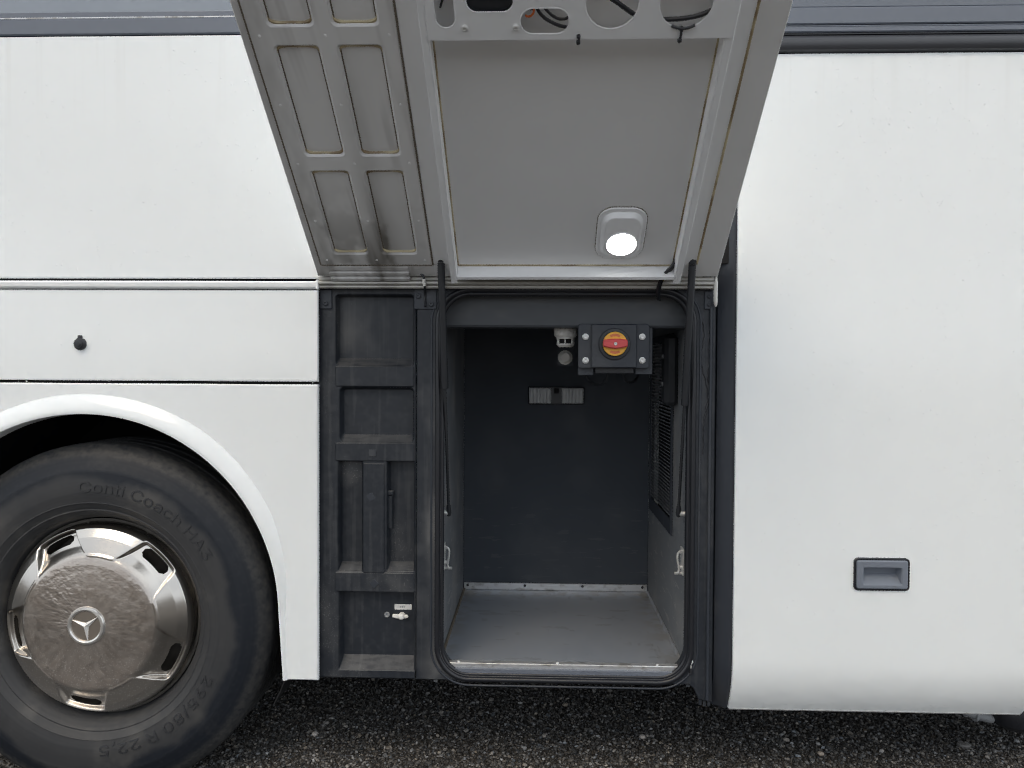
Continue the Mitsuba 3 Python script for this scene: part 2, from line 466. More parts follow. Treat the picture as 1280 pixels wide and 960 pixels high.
scene['lens_grey'] = two(principled((0.44, 0.45, 0.45), 0.25, clearcoat=0.5))
scene['slat_metal'] = two(principled((0.33, 0.34, 0.36), 0.35, metallic=0.4))
scene['header_grey'] = two(bump(principled(proc(lambda p, n, uv: mix(mi.Color3f(0.062, 0.068, 0.076), mi.Color3f(0.10, 0.10, 0.10), 0.6 * smoothstep(0.5, 0.8, fbm(p.x * 9, p.z * 20, p.y * 9, 4)))), 0.5), f_black_bump))
scene['letter_rubber'] = two(principled((0.030, 0.031, 0.034), 0.45, specular=0.45))
scene['window_glass'] = {'type': 'thindielectric', 'int_ior': 1.62}
scene['water'] = two(principled((0.80, 0.825, 0.825), 0.06, specular=0.5))


def f_ground(p, n, uv):
    d1, d2, w = voronoi(p.x * 95, p.y * 95)
    a = fbm(p.x * 2.2, p.y * 2.2, 1.0, 4)
    c = mix(mi.Color3f(0.028, 0.026, 0.024), mi.Color3f(0.095, 0.088, 0.080), w * smoothstep(0.0, 0.35, d2 - d1) * (0.4 + a))
    far = smoothstep(0.9, 3.0, dr.abs(p.y))
    return mix(c, mi.Color3f(0.175, 0.158, 0.14), 0.85 * far)


def f_ground_bump(p, n, uv):
    d1, d2, w = voronoi(p.x * 95, p.y * 95)
    return 0.004 * (0.5 + w) * smoothstep(0.0, 0.5, d2 - d1)


scene['gravel_bed'] = two(bump(principled(proc(f_ground), 0.55, specular=0.35), f_ground_bump, eps=5e-4))
scene['stone'] = two(principled({'type': 'mesh_attribute', 'name': 'vertex_color'}, 0.42, specular=0.5))

# ------------------------------------------------------------------ ground
scene['ground'] = mikit.ply(tri([[-600, -600, 0], [600, -600, 0], [600, 600, 0], [-600, 600, 0]], [[0, 1, 2], [0, 2, 3]]), 'gravel_bed')
labels['ground'] = {'label': 'dark damp ground of crushed stone under and before the bus', 'category': 'ground', 'kind': 'structure'}
labels['sky'] = {'label': 'even overcast sky', 'category': 'sky', 'kind': 'structure'}

ICO = trimesh.creation.icosahedron()


def stones(n, x0, x1, y0, y1, lo, hi, seed, pale=0.085):
    g = np.random.default_rng(seed)
    size = np.exp(g.normal(math.log(0.0034), 0.42, n)).clip(lo, hi)          # half the longest side
    V = ICO.vertices[None] * (1 + g.normal(0, 0.16, (n, 12, 1)))
    V = V * (np.stack([np.ones(n), g.uniform(0.6, 1, n), g.uniform(0.42, 0.8, n)], 1) * size[:, None])[:, None]
    tilt, yaw = g.normal(0, 0.35, n), g.uniform(0, 6.283, n)
    c, s = np.cos(tilt)[:, None], np.sin(tilt)[:, None]
    V = np.stack([V[..., 0] * c - V[..., 2] * s, V[..., 1], V[..., 0] * s + V[..., 2] * c], -1)
    c, s = np.cos(yaw)[:, None], np.sin(yaw)[:, None]
    V = np.stack([V[..., 0] * c - V[..., 1] * s, V[..., 0] * s + V[..., 1] * c, V[..., 2]], -1)
    P = np.stack([g.uniform(x0, x1, n), g.uniform(y0, y1, n), size * g.uniform(0.05, 0.75, n)], 1)
    V = V + P[:, None]
    F = (ICO.faces[None] + 12 * np.arange(n)[:, None, None]).reshape(-1, 3)
    k = g.uniform(0, 1, n)
    tone = np.where(k < pale, g.uniform(0.15, 0.34, n), np.exp(g.normal(math.log(0.074), 0.48, n)))
    warm = g.normal(0, 1, n)[:, None] * np.array([0.06, 0.01, -0.05])
    col = (tone[:, None] * (np.array([1.0, 0.965, 0.92]) + warm)).clip(0.01, 0.5)
    return V.reshape(-1, 3), F, np.repeat(col, 12, 0)


A = stones(84000, -1.95, 1.95, 0.06, 1.25, 0.0018, 0.0105, 3)
B = stones(16000, -2.2, 2.2, -1.2, 0.06, 0.0022, 0.0105, 4)
D_ = stones(2600, -1.95, 1.95, 0.06, 1.25, 0.0062, 0.0115, 6, 0.22)
A = (np.vstack([A[0], D_[0]]), np.vstack([A[1], D_[1] + len(A[0])]), np.vstack([A[2], D_[2]]))
V = np.vstack([A[0], B[0]]); F = np.vstack([A[1], B[1] + len(A[0])]); C = np.vstack([A[2], B[2]])
scene['gravel'] = mikit.ply(tri(V, F), 'stone', smooth=False, color=C)
labels['gravel'] = {'label': 'loose dark crushed stone chippings with scattered pale grains', 'category': 'gravel', 'kind': 'stuff'}


def stone(u, v, r, tone, warm, label, group=None):
    d = ray(u, v); p = EYE + d * ((0.006 - EYE[2]) / d[2])
    m = trimesh.creation.icosphere(2, 1.0)
    q = np.array(m.vertices)
    q = q * (0.75 + 0.5 * meshkit.fbm(q * 1.6 + u, 3, int(u)))[:, None]
    q = q * np.array([r * 1.1, r * 0.9, r * 0.62])
    a = u * 0.37
    q = q @ np.array([[math.cos(a), math.sin(a), 0], [-math.sin(a), math.cos(a), 0], [0, 0, 1]]) + [p[0], p[1], r * 0.34]
    k = key('stone')
    c = np.repeat(np.array([[tone * (1 + warm), tone, tone * (1 - warm)]]), len(q), 0) * (0.75 + 0.5 * meshkit.fbm(q * 160, 3, 5))[:, None]
    scene[k] = mikit.ply(tri(q, m.faces), 'stone', smooth=True, color=c)
    labels[k] = {'label': label, 'category': 'stone', 'group': group or 'larger loose stones on the gravel'}


stone(394, 917, 0.0125, 0.46, 0.05, 'pale grey pebble on the gravel just right of the tyre')
stone(407, 903, 0.0105, 0.22, 0.03, 'mid grey pebble behind the pale pebble right of the tyre')
stone(614, 874, 0.0115, 0.22, 0.06, 'flat grey stone in shade below the bay opening')
stone(707, 880, 0.0115, 0.20, 0.16, 'brownish grey stone in shade below the right part of the bay')
stone(681, 919, 0.0115, 0.26, 0.08, 'rough grey stone at mid depth below the middle of the bay')
stone(803, 920, 0.0110, 0.42, 0.08, 'pale rounded pebble below the right gas strut')
stone(983, 924, 0.0100, 0.34, 0.10, 'cream pebble below the white panel, nearest its black edge')
stone(1026, 941, 0.0105, 0.38, 0.16, 'warm beige pebble below the middle of the white panel')
stone(1205, 932, 0.0200, 0.13, 0.04, 'largest dark grey stone, below the right end of the white panel')
stone(473, 864, 0.0110, 0.12, 0.02, 'dull stone in shade below the black service panel')

# ------------------------------------------------------------------ the bus
labels['bus'] = {'label': 'white coach seen side on with its luggage flap raised over an empty dark bay', 'category': 'bus'}
XL, XR = -4.6, 4.2
ZROOF = 3.55
BX0 = xz(397.5, 600, 0)[0]                      # right end of the panels left of the bay
BX1 = xz(919, 600, 0)[0]                        # left end of the panel right of the bay


def zz(v, Y=0.0, u=300):
    return xz(u, v, Y)[1]


# side panels left of the bay
z_top = zz(44.5, 0, 150); z_waist = zz(347.8, 0, 200)
z_rail0, z_rail1 = zz(361, 0, 200), zz(350.5, 0, 200)
z_gap1, z_gap0 = zz(476, 0, 200), zz(479.5, 0, 200)
z_bot = zz(850.5, 0, 380)
part('bus', 'side_panel', plate(sg.box(XL, z_waist, BX1 - 0.10, z_top), -0.012, 0.0, 0.004), 'white_paint')
# rub rail: a shallow rounded moulding
rr_ = [(-0.010, z_rail0), (0.004, z_rail0 + 0.001), (0.009, z_rail0 + 0.006), (0.010, z_rail0 + 0.018), (0.006, z_rail1 - 0.002), (-0.010, z_rail1)]
G = np.array([[[x, -h, z] for x in (XL, BX0 - 0.004)] for h, z in rr_])
part('bus', 'rub_rail', sheet(G, G + [0, 0.012, 0]), 'white_paint')
part('bus', 'rub_rail_cap', box(BX0 - 0.0035, BX0 + 0.004, -0.012, 0.006, z_rail0 - 0.002, z_rail1 + 0.002, 0.002), 'white_paint')
part('bus', 'side_panel', plate(sg.box(XL, z_gap1, BX0, z_rail0 - 0.003), -0.012, 0.0005, 0.003), 'white_paint')

# skirt panel with the wheel arch
AX, AZ, AR = -1.352, 0.566, 0.585
ang = np.linspace(0, math.pi, 97)
arch = [(AX + AR + 0.0125, z_bot - 0.01)] + [(AX + AR * math.cos(a), AZ + AR * math.sin(a)) for a in ang] + [(AX - AR - 0.0125, z_bot - 0.01)]
sk = sg.box(XL, z_bot, BX0, z_gap0).difference(sg.Polygon(arch))
sk = max(getattr(sk, 'geoms', [sk]), key=lambda g: g.bounds[2]) if sk.geom_type != 'Polygon' else sk
part('bus', 'skirt_panel', plate(sk, -0.014, 0.0005, 0.004), 'white_paint')
# flared lip over the arch: from a crease on the panel out to the edge and back under
a_ = np.linspace(math.pi + 0.3, 0.0, 121)
path = np.c_[AX + AR * np.cos(a_), AZ + AR * np.sin(a_)]
nrm = np.c_[np.cos(a_), np.sin(a_)]
zl = np.linspace(AZ, z_bot, 14)[1:]
path = np.vstack([path, np.c_[AX + AR + 0.012 * (AZ - zl) / (AZ - z_bot), zl]])
nrm = np.vstack([nrm, np.tile([1.0, 0.0], (13, 1))])
w = np.r_[np.interp(np.abs(a_ - math.pi / 2), [0, 0.6, 1.1, 1.45, 1.57, 1.9], [0.055, 0.054, 0.044, 0.026, 0.019, 0.012]), np.linspace(0.018, 0.011, 13)]
rows = []
for t, h in ((1.04, -0.003), (1.0, 0.0012), (0.965, 0.0012), (0.92, 0.0030), (0.75, 0.0105), (0.5, 0.0185), (0.25, 0.0235), (0.06, 0.0255), (-0.07, 0.023), (-0.11, 0.012), (-0.11, -0.035)):
    f = np.clip(w / 0.06, 0.2, 1)
    q = path + nrm * (w * t)[:, None]
    rows.append(np.stack([q[:, 0], -h * np.where(h > 0, f, 1), q[:, 1]], -1))
G = np.array(rows)[:, ::-1]
C0 = np.array([AX, 0.012, AZ])
n_, m_ = G.shape[:2]
r_, c_ = np.meshgrid(np.arange(n_ - 1), np.arange(m_ - 1), indexing='ij')
a0, b0, c0, d0 = r_ * m_ + c_, r_ * m_ + c_ + 1, (r_ + 1) * m_ + c_ + 1, (r_ + 1) * m_ + c_
part('bus', 'wheel_arch_lip', tri(G.reshape(-1, 3), np.vstack([np.stack([a0, c0, b0], -1).reshape(-1, 3), np.stack([a0, d0, c0], -1).reshape(-1, 3)])), 'white_paint', smooth=40)
# charging socket cap in the middle panel
p = at(101, 430, 0)
CAPM = frame([p[0], p[1], p[2]], [1, 0, 0], [0, 0, 1], [0, -1, 0])
part('bus', 'socket_cap', cat(lathe([(0.0185, 0.0), (0.0185, 0.006), (0.0165, 0.009), (0.0125, 0.010), (0.0115, 0.018), (0.0085, 0.021), (0, 0.0215)], CAPM, 32),
                              box(-0.006, 0.006, 0.012, 0.026, 0.0, 0.008, 0.002, CAPM)), 'black_plastic', label='round black socket cap in the white panel')

# dark backing behind the panels' gaps
arch_b = sg.Point(AX, AZ).buffer(0.64).union(sg.box(AX - 0.64, 0, AX + 0.64, AZ))
bk = sg.box(XL, z_bot + 0.01, BX0 - 0.01, 2.30).difference(arch_b)
part('bus', 'body_frame', plate(bk, -0.05, -0.024, 0.001), 'dark_liner')
part('bus', 'body_frame', plate(sg.box(BX0 - 0.008, 1.60, XR, 2.30), -0.05, -0.026, 0.001), 'dark_liner')

# wheel well
wl = []
for y in (0.028, 0.75):
    wl.append([[AX + 0.635 * math.cos(a), y, AZ + 0.635 * math.sin(a)] for a in np.linspace(-0.5, math.pi + 0.5, 60)])
part('bus', 'wheel_well', sheet(np.array(wl), np.array(wl) * [1.004, 1, 1.004]), 'dark_liner')
part('bus', 'wheel_well', box(AX - 0.72, AX + 0.72, 0.752, 0.77, 0.25, AZ + 0.66), 'dark_liner')

# window band, left of and above the flap
zg = zz(15, 0, 150)
part('bus', 'sill_trim', cat(box(XL, 0.60, -0.002, 0.03, z_top + 0.0035, zz(22.5, 0, 150), 0.003), box(XL, 0.60, 0.003, 0.03, zz(22.5, 0, 150) + 0.002, zg + 0.003, 0.002)), 'sill_grey')
part('bus', 'sill_seam', box(XL, 0.60, -0.001, 0.02, zz(22.9, 0, 150), zz(21.9, 0, 150) + 0.002, 0.001), 'aluminium')
part('bus', 'window', box(XL, XR, 0.012, 0.018, zg + 0.02 - 0.02, 3.05, 0.001), 'window_glass', smooth=False)
part('bus', 'window_lining', box(XL, XR, 0.30, 0.32, 2.25, 3.1), principled((0.16, 0.19, 0.23), 0.8))
part('bus', 'roof', cat(box(XL, XR, 0.0, 2.5, 3.05, ZROOF, 0.12)), 'white_paint')
part('bus', 'far_side', box(XL, XR, 2.46, 2.5, 0.28, 3.048, 0.01), 'white_paint')
part('bus', 'underbody', cat(box(XL, AX - 0.73, 0.05, 2.44, 0.36, 0.40), box(AX + 0.73, -0.33, 0.09, 2.44, 0.36, 0.39), box(-0.328, 0.47, 0.92, 2.44, 0.348, 0.36), box(0.473, XR, 0.14, 2.44, 0.32, 0.36), box(AX - 0.73, AX + 0.73, 0.78, 2.44, 0.36, 0.40),
                            box(-0.33, 0.47, 0.07, 0.91, 0.3475, 0.3635)), 'dark_liner')
for x in (XL - 0.03, XR):
    part('bus', 'body_end', box(x, x + 0.03, 0.02, 2.48, 0.4, 3.04), 'white_paint')

part('bus', 'underframe', cat(box(AX + 0.75, 1.55, 1.25, 2.43, 0.17, 0.358, 0.02)), 'dark_liner')

# ---- the big panel right of the bay
zr_top = zz(66.5, 0, 1100)


def y_of(z):
    z1 = 0.43
    t = np.clip((z1 - z) / (z1 - 0.272), 0, 1)
    return 0.003 * t + 0.047 * t ** 2.2


zs = np.linspace(0.272, 0.56, 26)


def xr_of(z):
    return float(np.interp(z, [0.272, 0.30, 0.40, 0.50, 0.62, 0.8, 1.0, 1.2], [1.440, 1.445, 1.449, 1.462, 1.51, 1.62, 1.82, 2.3]))


# recessed pull: its outline is cut out of the panel
q0, q1 = xz(1067, 738, -0.004), xz(1137.5, 698, -0.004)
hp = rrect(q0[0], q0[1], q1[0], q1[1], 0.013, 6)
ha, hb = xz(1079.5, 730, -0.008), xz(1127, 710.5, -0.008)
hin = rrect(ha[0], ha[1], hb[0], hb[1], 0.003, 3)
cols = np.linspace(0, 1, 9)
G = np.array([[[BX1 + (xr_of(z) - BX1) * c, float(y_of(z)), z] for c in cols] for z in zs])
hole = clean(sg.Polygon(ring_offset(clean(hp)[0], 0.004)))[0]
big = sg.Polygon([(BX1, 0.56)] + [(xr_of(z), z) for z in (0.56, 0.62, 0.8, 1.0, 1.2)] + [(XR, 1.2), (XR, zr_top), (BX1, zr_top)], [hole])
part('bus', 'side_panel', cat(sheet(G, G + [0, 0.012, 0]), plate(big, -0.012, 0.0, 0.00002)), 'white_paint', smooth=40)
part('bus', 'drip_lip', sheet(*(lambda g: (g, g + [0, 0.006, 0]))(np.array([[[x, y, z] for x in np.linspace(BX1 + 0.002, 1.437, 6)] for y, z in ((0.066, 0.2685), (0.0495, 0.2685), (0.0485, 0.2716))]))), 'aluminium')
# black mudguard beyond its right end
mg = [[[x + 0.012, y, z] for y in (0.055, 0.4)] for x, z in ((1.446, 0.272), (1.451, 0.30), (1.455, 0.40), (1.468, 0.50), (1.516, 0.62), (1.626, 0.8), (1.826, 1.0), (2.31, 1.2), (2.31, 0.26))]
mg = np.array(mg)
part('bus', 'mudguard', sheet(mg, mg + [0.006, 0, -0.004]), 'dark_liner')
part('bus', 'mudguard', box(1.452, 2.5, 0.14, 0.16, 0.30, 1.2, 0.004), 'dark_liner')
part('bus', 'body_frame', plate(sg.Polygon([(BX1 + 0.01, 0.32), (1.42, 0.32), (1.44, 0.6), (1.60, 1.0), (XR, 1.25), (XR, 1.598), (BX1 + 0.01, 1.598)]), -0.11, -0.10, 0.001), 'dark_liner')
# window trim on the right
Y0 = 0
zt = [zz(v, 0, 1100) for v in (65.2, 43.5, 40.5, 33, 30.5, 8.5, 3)]
prof = [(0.0, zt[0]), (-0.012, zt[0] + 0.004), (-0.020, zt[0] + 0.018), (-0.018, zt[0] + 0.032), (-0.008, zt[1] - 0.004), (0.004, zt[1])]
G = np.array([[[x, y, z] for x in (BX1 - 0.05, XR)] for y, z in prof])
part('bus', 'window_seal', sheet(G, G + [0, 0.02, 0]), 'sill_black', smooth=40)
part('bus', 'sill_trim', cat(box(BX1 - 0.05, XR, 0.0, 0.03, zt[1] + 0.002, zt[2], 0.001)), 'black_rubber')
part('bus', 'sill_trim', cat(box(BX1 - 0.05, XR, -0.004, 0.03, zt[2] + 0.001, zt[3], 0.003), box(BX1 - 0.05, XR, 0.001, 0.03, zt[3] + 0.0015, zt[4], 0.001), box(BX1 - 0.05, XR, -0.003, 0.03, zt[4] + 0.0015, zt[5], 0.003)), 'sill_grey')
part('bus', 'sill_trim', cat(box(BX1 - 0.05, XR, 0.002, 0.03, zt[5] + 0.0015, zt[6] + 0.05, 0.002)), 'sill_grey')

# the pull itself
hc = sg.Polygon(ring_offset(clean(hp)[0], 0.0055))
hc2 = sg.Polygon(ring_offset(clean(hp)[0], 0.0065))
labels['bus__pull_handle'] = {'label': 'recessed slate grey pull with a black rubber surround'}
part('bus__pull_handle', 'surround', plate(sg.Polygon(clean(hp)[0], [clean(hc)[0]]), -0.006, 0.0070, 0.0026), 'black_rubber')
part('bus__pull_handle', 'bezel', plate(sg.Polygon(clean(hc2)[0], [clean(hin)[0]]), -0.004, 0.0105, 0.003), 'handle_grey')
part('bus__pull_handle', 'cup', recess_mesh(hin, 0.0062, -0.022, 0.003, 0.022), 'handle_grey', smooth=25)

# ------------------------------------------------------------------ around the bay: service panel, door frame, hinge
YP = 0.030


def rp(u0, v0, u1, v1, r=0.0, Y=YP):
    x0, za = xz(u0, v1, Y); x1, zb = xz(u1, v0, Y)
    return rrect(x0, za, x1, zb, r)


sx0, sx1 = xz(398.5, 600, YP)[0] - 0.012, xz(519.5, 600, YP)[0]
sz0, sz1 = xz(450, 848, YP)[1], xz(450, 357, YP)[1]
recesses = [(rp(420, 369, 517, 456, 0.010), 0.032, 0.004, 0.016), (rp(425, 485, 517, 552, 0.014), 0.026, 0.006, 0.014),
            (rp(423, 577, 452.5, 713, 0.003), 0.034, 0.004, 0.016), (rp(484, 577, 517.5, 713, 0.003), 0.034, 0.004, 0.016),
            (rp(424, 740, 518, 836, 0.003), 0.036, 0.006, 0.026)]
sp = sg.box(sx0, sz0, sx1, sz1)
for r, *_ in recesses:
    sp = sp.difference(r)
labels['bus__service_panel'] = {'label': 'dusty black moulded panel with five recesses left of the bay'}
part('bus__service_panel', 'moulding', plate(sp, -0.040, -YP, 0.004), 'dusty_black')
for r, depth, side, low in recesses:
    m = recess_mesh(r, -YP - 0.002, -YP - depth, side, low, None)
    part('bus__service_panel', 'recess', put(m, SIDE), 'dusty_black', smooth=25)
# ribs, bands and small marks standing proud
for (u0, v0, u1, v1), h in (((419, 458, 518, 483), 0.004), ((419, 554, 518, 576), 0.0035), ((454, 579, 481, 716), 0.005), ((419, 716, 518, 739), 0.0035)):
    part('bus__service_panel', 'rib', plate(rp(u0, v0, u1, v1, 0.004), -YP - 0.004, -YP + h, 0.0025), 'dusty_black')
for u, v, a in ((466, 566, 0), (464, 621, 30), (468, 729, 45)):
    x, z = xz(u, v, YP)
    q = np.array([[-1, -1], [1, -1], [1, 1], [-1, 1]]) * 0.0105
    t = math.radians(a); q = q @ np.array([[math.cos(t), math.sin(t)], [-math.sin(t), math.cos(t)]]) + [x, z]
    part('bus__service_panel', 'date_stamp', plate(sg.Polygon(q), -YP, -YP + 0.0062, 0.0008), 'black_trim')


def bolt(parent, x, z, Y, r=0.008, mat='black_plastic', hgt=0.005, M=None, name='bolt'):
    MM = frame([x, Y, z], [1, 0, 0], [0, 0, 1], [0, -1, 0]) if M is None else M
    m = cat(lathe([(r * 1.25, 0), (r * 1.25, hgt * 0.25), (r, hgt * 0.3), (r * 0.98, hgt * 0.8), (r * 0.8, hgt), (r * 0.45, hgt), (r * 0.42, hgt * 0.55), (0, hgt * 0.5)], MM, 20))
    return part(parent, name, m, mat)


for (u0, v0, u1, v1), bolts in (((399.5, 362, 414.5, 386), [(407, 379)]), ((517.5, 361, 545.5, 386.5), [(523, 370), (539, 380)])):
    part('bus__service_panel', 'hinge_plate', plate(rp(u0, v0, u1, v1, 0.003, YP - 0.006), -YP - 0.004, -YP + 0.0065, 0.0015), 'black_trim')
    for u, v in bolts:
        x, z = xz(u, v, YP - 0.008)
        bolt('bus__service_panel', x, z, YP - 0.0065, 0.0075, 'black_trim', 0.006)
yb = YP + 0.036
x, z = xz(504, 758.5, yb)
part('bus__service_panel', 'sticker', box(x - 0.0265, x + 0.0265, yb - 0.0012, yb + 0.001, z - 0.0085, z + 0.0085, 0.0003), 'paper', label='small white sticker above the wing knob')
part('bus__service_panel', 'sticker_print', cat(*[box(x - 0.010 + 0.006 * k, x - 0.006 + 0.006 * k, yb - 0.0016, yb - 0.0011, z - 0.0022, z + 0.0022, 0.0001) for k in range(3)]), 'grey_plastic')
x, z = xz(502, 770.5, yb - 0.01)
KM = frame([x, yb - 0.001, z], [1, 0, 0], [0, 0, 1], [0, -1, 0])
knob = cat(lathe([(0.011, 0), (0.0105, 0.006), (0.009, 0.014), (0.006, 0.017), (0, 0.0175)], KM, 24), put(plate(rquad([(-0.030, -0.003), (-0.008, -0.008), (-0.008, 0.006), (-0.028, 0.006)], 0.003), 0.004, 0.011, 0.002, np.eye(4)), KM),
           put(plate(rquad([(0.007, -0.008), (0.021, -0.003), (0.019, 0.004), (0.007, 0.005)], 0.003), 0.004, 0.011, 0.002, np.eye(4)), KM))
part('bus__service_panel', 'wing_knob', knob, 'white_plastic', label='worn pale wing knob in the lowest recess')
x, z = xz(484, 768, yb)
part('bus__service_panel', 'keyhole', lathe([(0.0085, 0), (0.0085, 0.003), (0.0065, 0.005), (0.0045, 0.004), (0.004, -0.0), (0, 0.0)], frame([x, yb - 0.001, z], [1, 0, 0], [0, 0, 1], [0, -1, 0]), 20), 'grey_plastic')
x, z = xz(490, 637, YP + 0.034)
part('bus__service_panel', 'latch_tab', cat(box(x - 0.011, x + 0.004, YP + 0.014, YP + 0.033, z - 0.055, z + 0.045, 0.002), box(x - 0.013, x + 0.008, YP + 0.008, YP + 0.03, z + 0.047, z + 0.062, 0.003)), 'dusty_black')

# door frame: one plate with the rounded bay opening
hx0, hx1, hz0, hz1 = -0.2865, 0.4500, xz(700, 846, YP)[1], xz(700, 367, YP)[1]
opening = rrect(hx0, hz0, hx1, hz1, 0.085, 12)
fz1 = sz1
dx1 = xz(893, 600, YP)[0]
dpoly = sg.Polygon([(sx1 + 0.0025, sz0), (0.455, sz0), (0.47, sz0 - 0.012), (0.485, sz0 - 0.045), (dx1, sz0 - 0.052), (dx1, fz1), (sx1 + 0.0025, fz1)], [clean(opening)[0]])
labels['bus__door_frame'] = {'label': 'dusty black frame with a rounded opening and rubber seal'}
part('bus__door_frame', 'frame_plate', plate(dpoly, -0.062, -YP + 0.001, 0.003), 'dusty_black')
part('bus__door_frame', 'seal', loop(opening.buffer(0.011, 12), -YP + 0.003, 0.0080), 'black_rubber', smooth=60)
part('bus__door_frame', 'seal', loop(opening.buffer(-0.001, 12), -YP - 0.006, 0.0070), 'black_rubber', smooth=60)
part('bus__door_frame', 'seal', loop(opening.buffer(0.030, 12), -YP + 0.0005, 0.0035), 'black_trim', smooth=60)
# jamb ring behind the seal
part('bus__door_frame', 'jamb', tub(opening.buffer(0.006), [(0, -0.055), (0, -0.13)]) if False else sheet(*(lambda c: (np.stack([np.c_[c[:, 0], np.full(len(c), 0.055), c[:, 1]], np.c_[c[:, 0], np.full(len(c), 0.088), c[:, 1]]]), np.stack([np.c_[c[:, 0] * 1.008, np.full(len(c), 0.055), c[:, 1] * 1.001], np.c_[c[:, 0] * 1.008, np.full(len(c), 0.088), c[:, 1] * 1.001]])))(np.vstack([clean(opening)[0], clean(opening)[0][:1]]))), 'dusty_black')
# ridge down the right post, hinge bracket, hook and latch pin
part('bus__door_frame', 'post_ridge', box(xz(884.5, 600, YP)[0], xz(888, 600, YP)[0], YP - 0.010, YP, sz0 - 0.045, fz1 - 0.06, 0.002), 'black_trim')
part('bus__door_frame', 'hinge_plate', plate(rp(880.5, 364, 892.5, 386.5, 0.003, YP - 0.006), -YP - 0.004, -YP + 0.0075, 0.0015), 'black_trim')
for u, v in ((886.5, 370.5), (886.5, 380.5)):
    x, z = xz(u, v, YP - 0.008); bolt('bus__door_frame', x, z, YP - 0.0075, 0.0055, 'black_trim', 0.005)
pts = [at(u, v, Y) for u, v, Y in ((897, 339, -0.012), (895.5, 346, -0.014), (894.8, 360, -0.006), (894.5, 372, 0.0), (894.8, 383, 0.008))]
part('bus__door_frame', 'hinge_arm', tube(spline(pts, 16), np.interp(np.linspace(0, 1, 16), [0, .25, .3, .9, 1], [.003, .003, .0062, .0062, .003]), 8), 'white_plastic', label='small white hinge arm at the right end of the hinge')
pts = [at(u, v, Y) for u, v, Y in ((516.5, 344, -0.012), (522, 341, -0.020), (529, 345, -0.026), (530.5, 352, -0.022), (531, 360, 0.0), (531.5, 383, 0.012))]
part('bus__door_frame', 'hinge_arm', tube(spline(pts, 20), 0.0035, 8), 'black_plastic')
pts = [at(u, v, Y) for u, v, Y in ((529.7, 349, -0.0295), (530.7, 357, -0.021))]
part('bus__door_frame', 'hinge_arm', tube(pts, 0.0048, 8), 'white_plastic')
x, z = xz(863.5, 827, YP)
part('bus__door_frame', 'cable_clip', cat(lathe([(0.0065, 0), (0.0065, 0.004), (0.004, 0.006), (0, 0.006)], frame([x, YP - 0.001, z], [1, 0, 0], [0, 0, 1], [0, -1, 0]), 16), box(x - 0.002, x + 0.0015, YP - 0.006, YP - 0.001, z - 0.020, z - 0.004, 0.001)), 'zinc')
part('bus__door_frame', 'drain_tube', tube([[x, YP - 0.004, z - 0.018], [x - 0.0005, YP - 0.006, z - 0.036]], 0.0045, 8), 'black_rubber')
# ragged brush of the post's foot
foot = [box(x, x + 0.009, YP + 0.004, YP + 0.012, sz0 - 0.052 - rng.uniform(0.004, 0.016), sz0 - 0.045, 0.001) for x in np.arange(0.487, dx1 - 0.012, 0.0125)]
k = part('bus__door_frame', 'brush_fringe', cat(*foot), 'dusty_black'); labels[k] = {'kind': 'stuff'}

# dark runs of water down the post
for pts in (((877, 402), (879, 425), (876, 448), (880, 470), (884, 492), (880, 520), (879, 545), (878, 568)), ((889, 405), (886.5, 430), (887, 452), (884, 468), (886, 484), (884.5, 505), (880, 530), (879, 552))):
    P = spline([at(u, v, YP - 0.0005) for u, v in pts], 60) + np.c_[0.0012 * np.sin(np.arange(60) * 1.3), np.zeros(60), np.zeros(60)]
    part('bus__door_frame', 'water_run', tube(P, 0.0021, 6), 'black_rubber')

# the smooth black strip between the post and the white panel
e0, e1 = xz(893.5, 600, 0.046)[0], BX1 - 0.0015
zb_ = np.r_[np.linspace(0.268, 0.5, 12), np.linspace(0.6, zr_top, 8)]
G = np.array([[[x, Y + float(y_of(z)) * 0.9, z] for x, Y in ((e0, 0.075), (e0 + 0.003, 0.046), (e0 + 0.008, 0.043), (e1 - 0.006, 0.0165), (e1 + 0.008, 0.0165), (e1 + 0.008, 0.09))] for z in zb_])
part('bus', 'edge_strip', sheet(G, G + [0, 0.004, 0]), 'black_trim', smooth=30, label='smooth black strip along the left edge of the large white panel')

# hinge rails above the opening
hxa, hxb = BX0 + 0.002, xz(894, 350, -0.01)[0]
for k_, (va, vb, Ya, Yb, mat) in enumerate(((345.5, 350.8, -0.004, -0.010, 'rail_metal'), (351.3, 355.6, -0.014, -0.016, 'rail_metal'), (356.3, 360.5, -0.004, -0.006, 'rail_metal'))):
    zt_, zb2 = xz(650, va, Ya)[1], xz(650, vb, Yb)[1]
    part('bus', 'hinge_rail', box(hxa, hxb, Ya, 0.02 - 0.002 * k_, zb2, zt_, 0.003), mat)
part('bus', 'hinge_rail', box(hxa, hxb, 0.012, 0.05, sz1 - 0.012, 1.585, 0.002), 'black_trim')

# ------------------------------------------------------------------ the luggage bay
YB = 0.885
FLOOR_Z, CEIL_Z = 0.378, 1.446
wx0, wx1 = -0.3005, 0.4545
labels['bus__luggage_bay'] = {'label': 'empty dark luggage bay with a bare metal floor'}
part('bus__luggage_bay', 'back_wall', box(wx0, wx1, YB, YB + 0.015, FLOOR_Z - 0.05, CEIL_Z + 0.02, 0.001), 'bay_lining')
part('bus__luggage_bay', 'side_wall', box(wx0 - 0.012, wx0 - 0.0002, 0.064, YB - 0.001, FLOOR_Z - 0.05, CEIL_Z + 0.05, 0.001), 'bay_side')
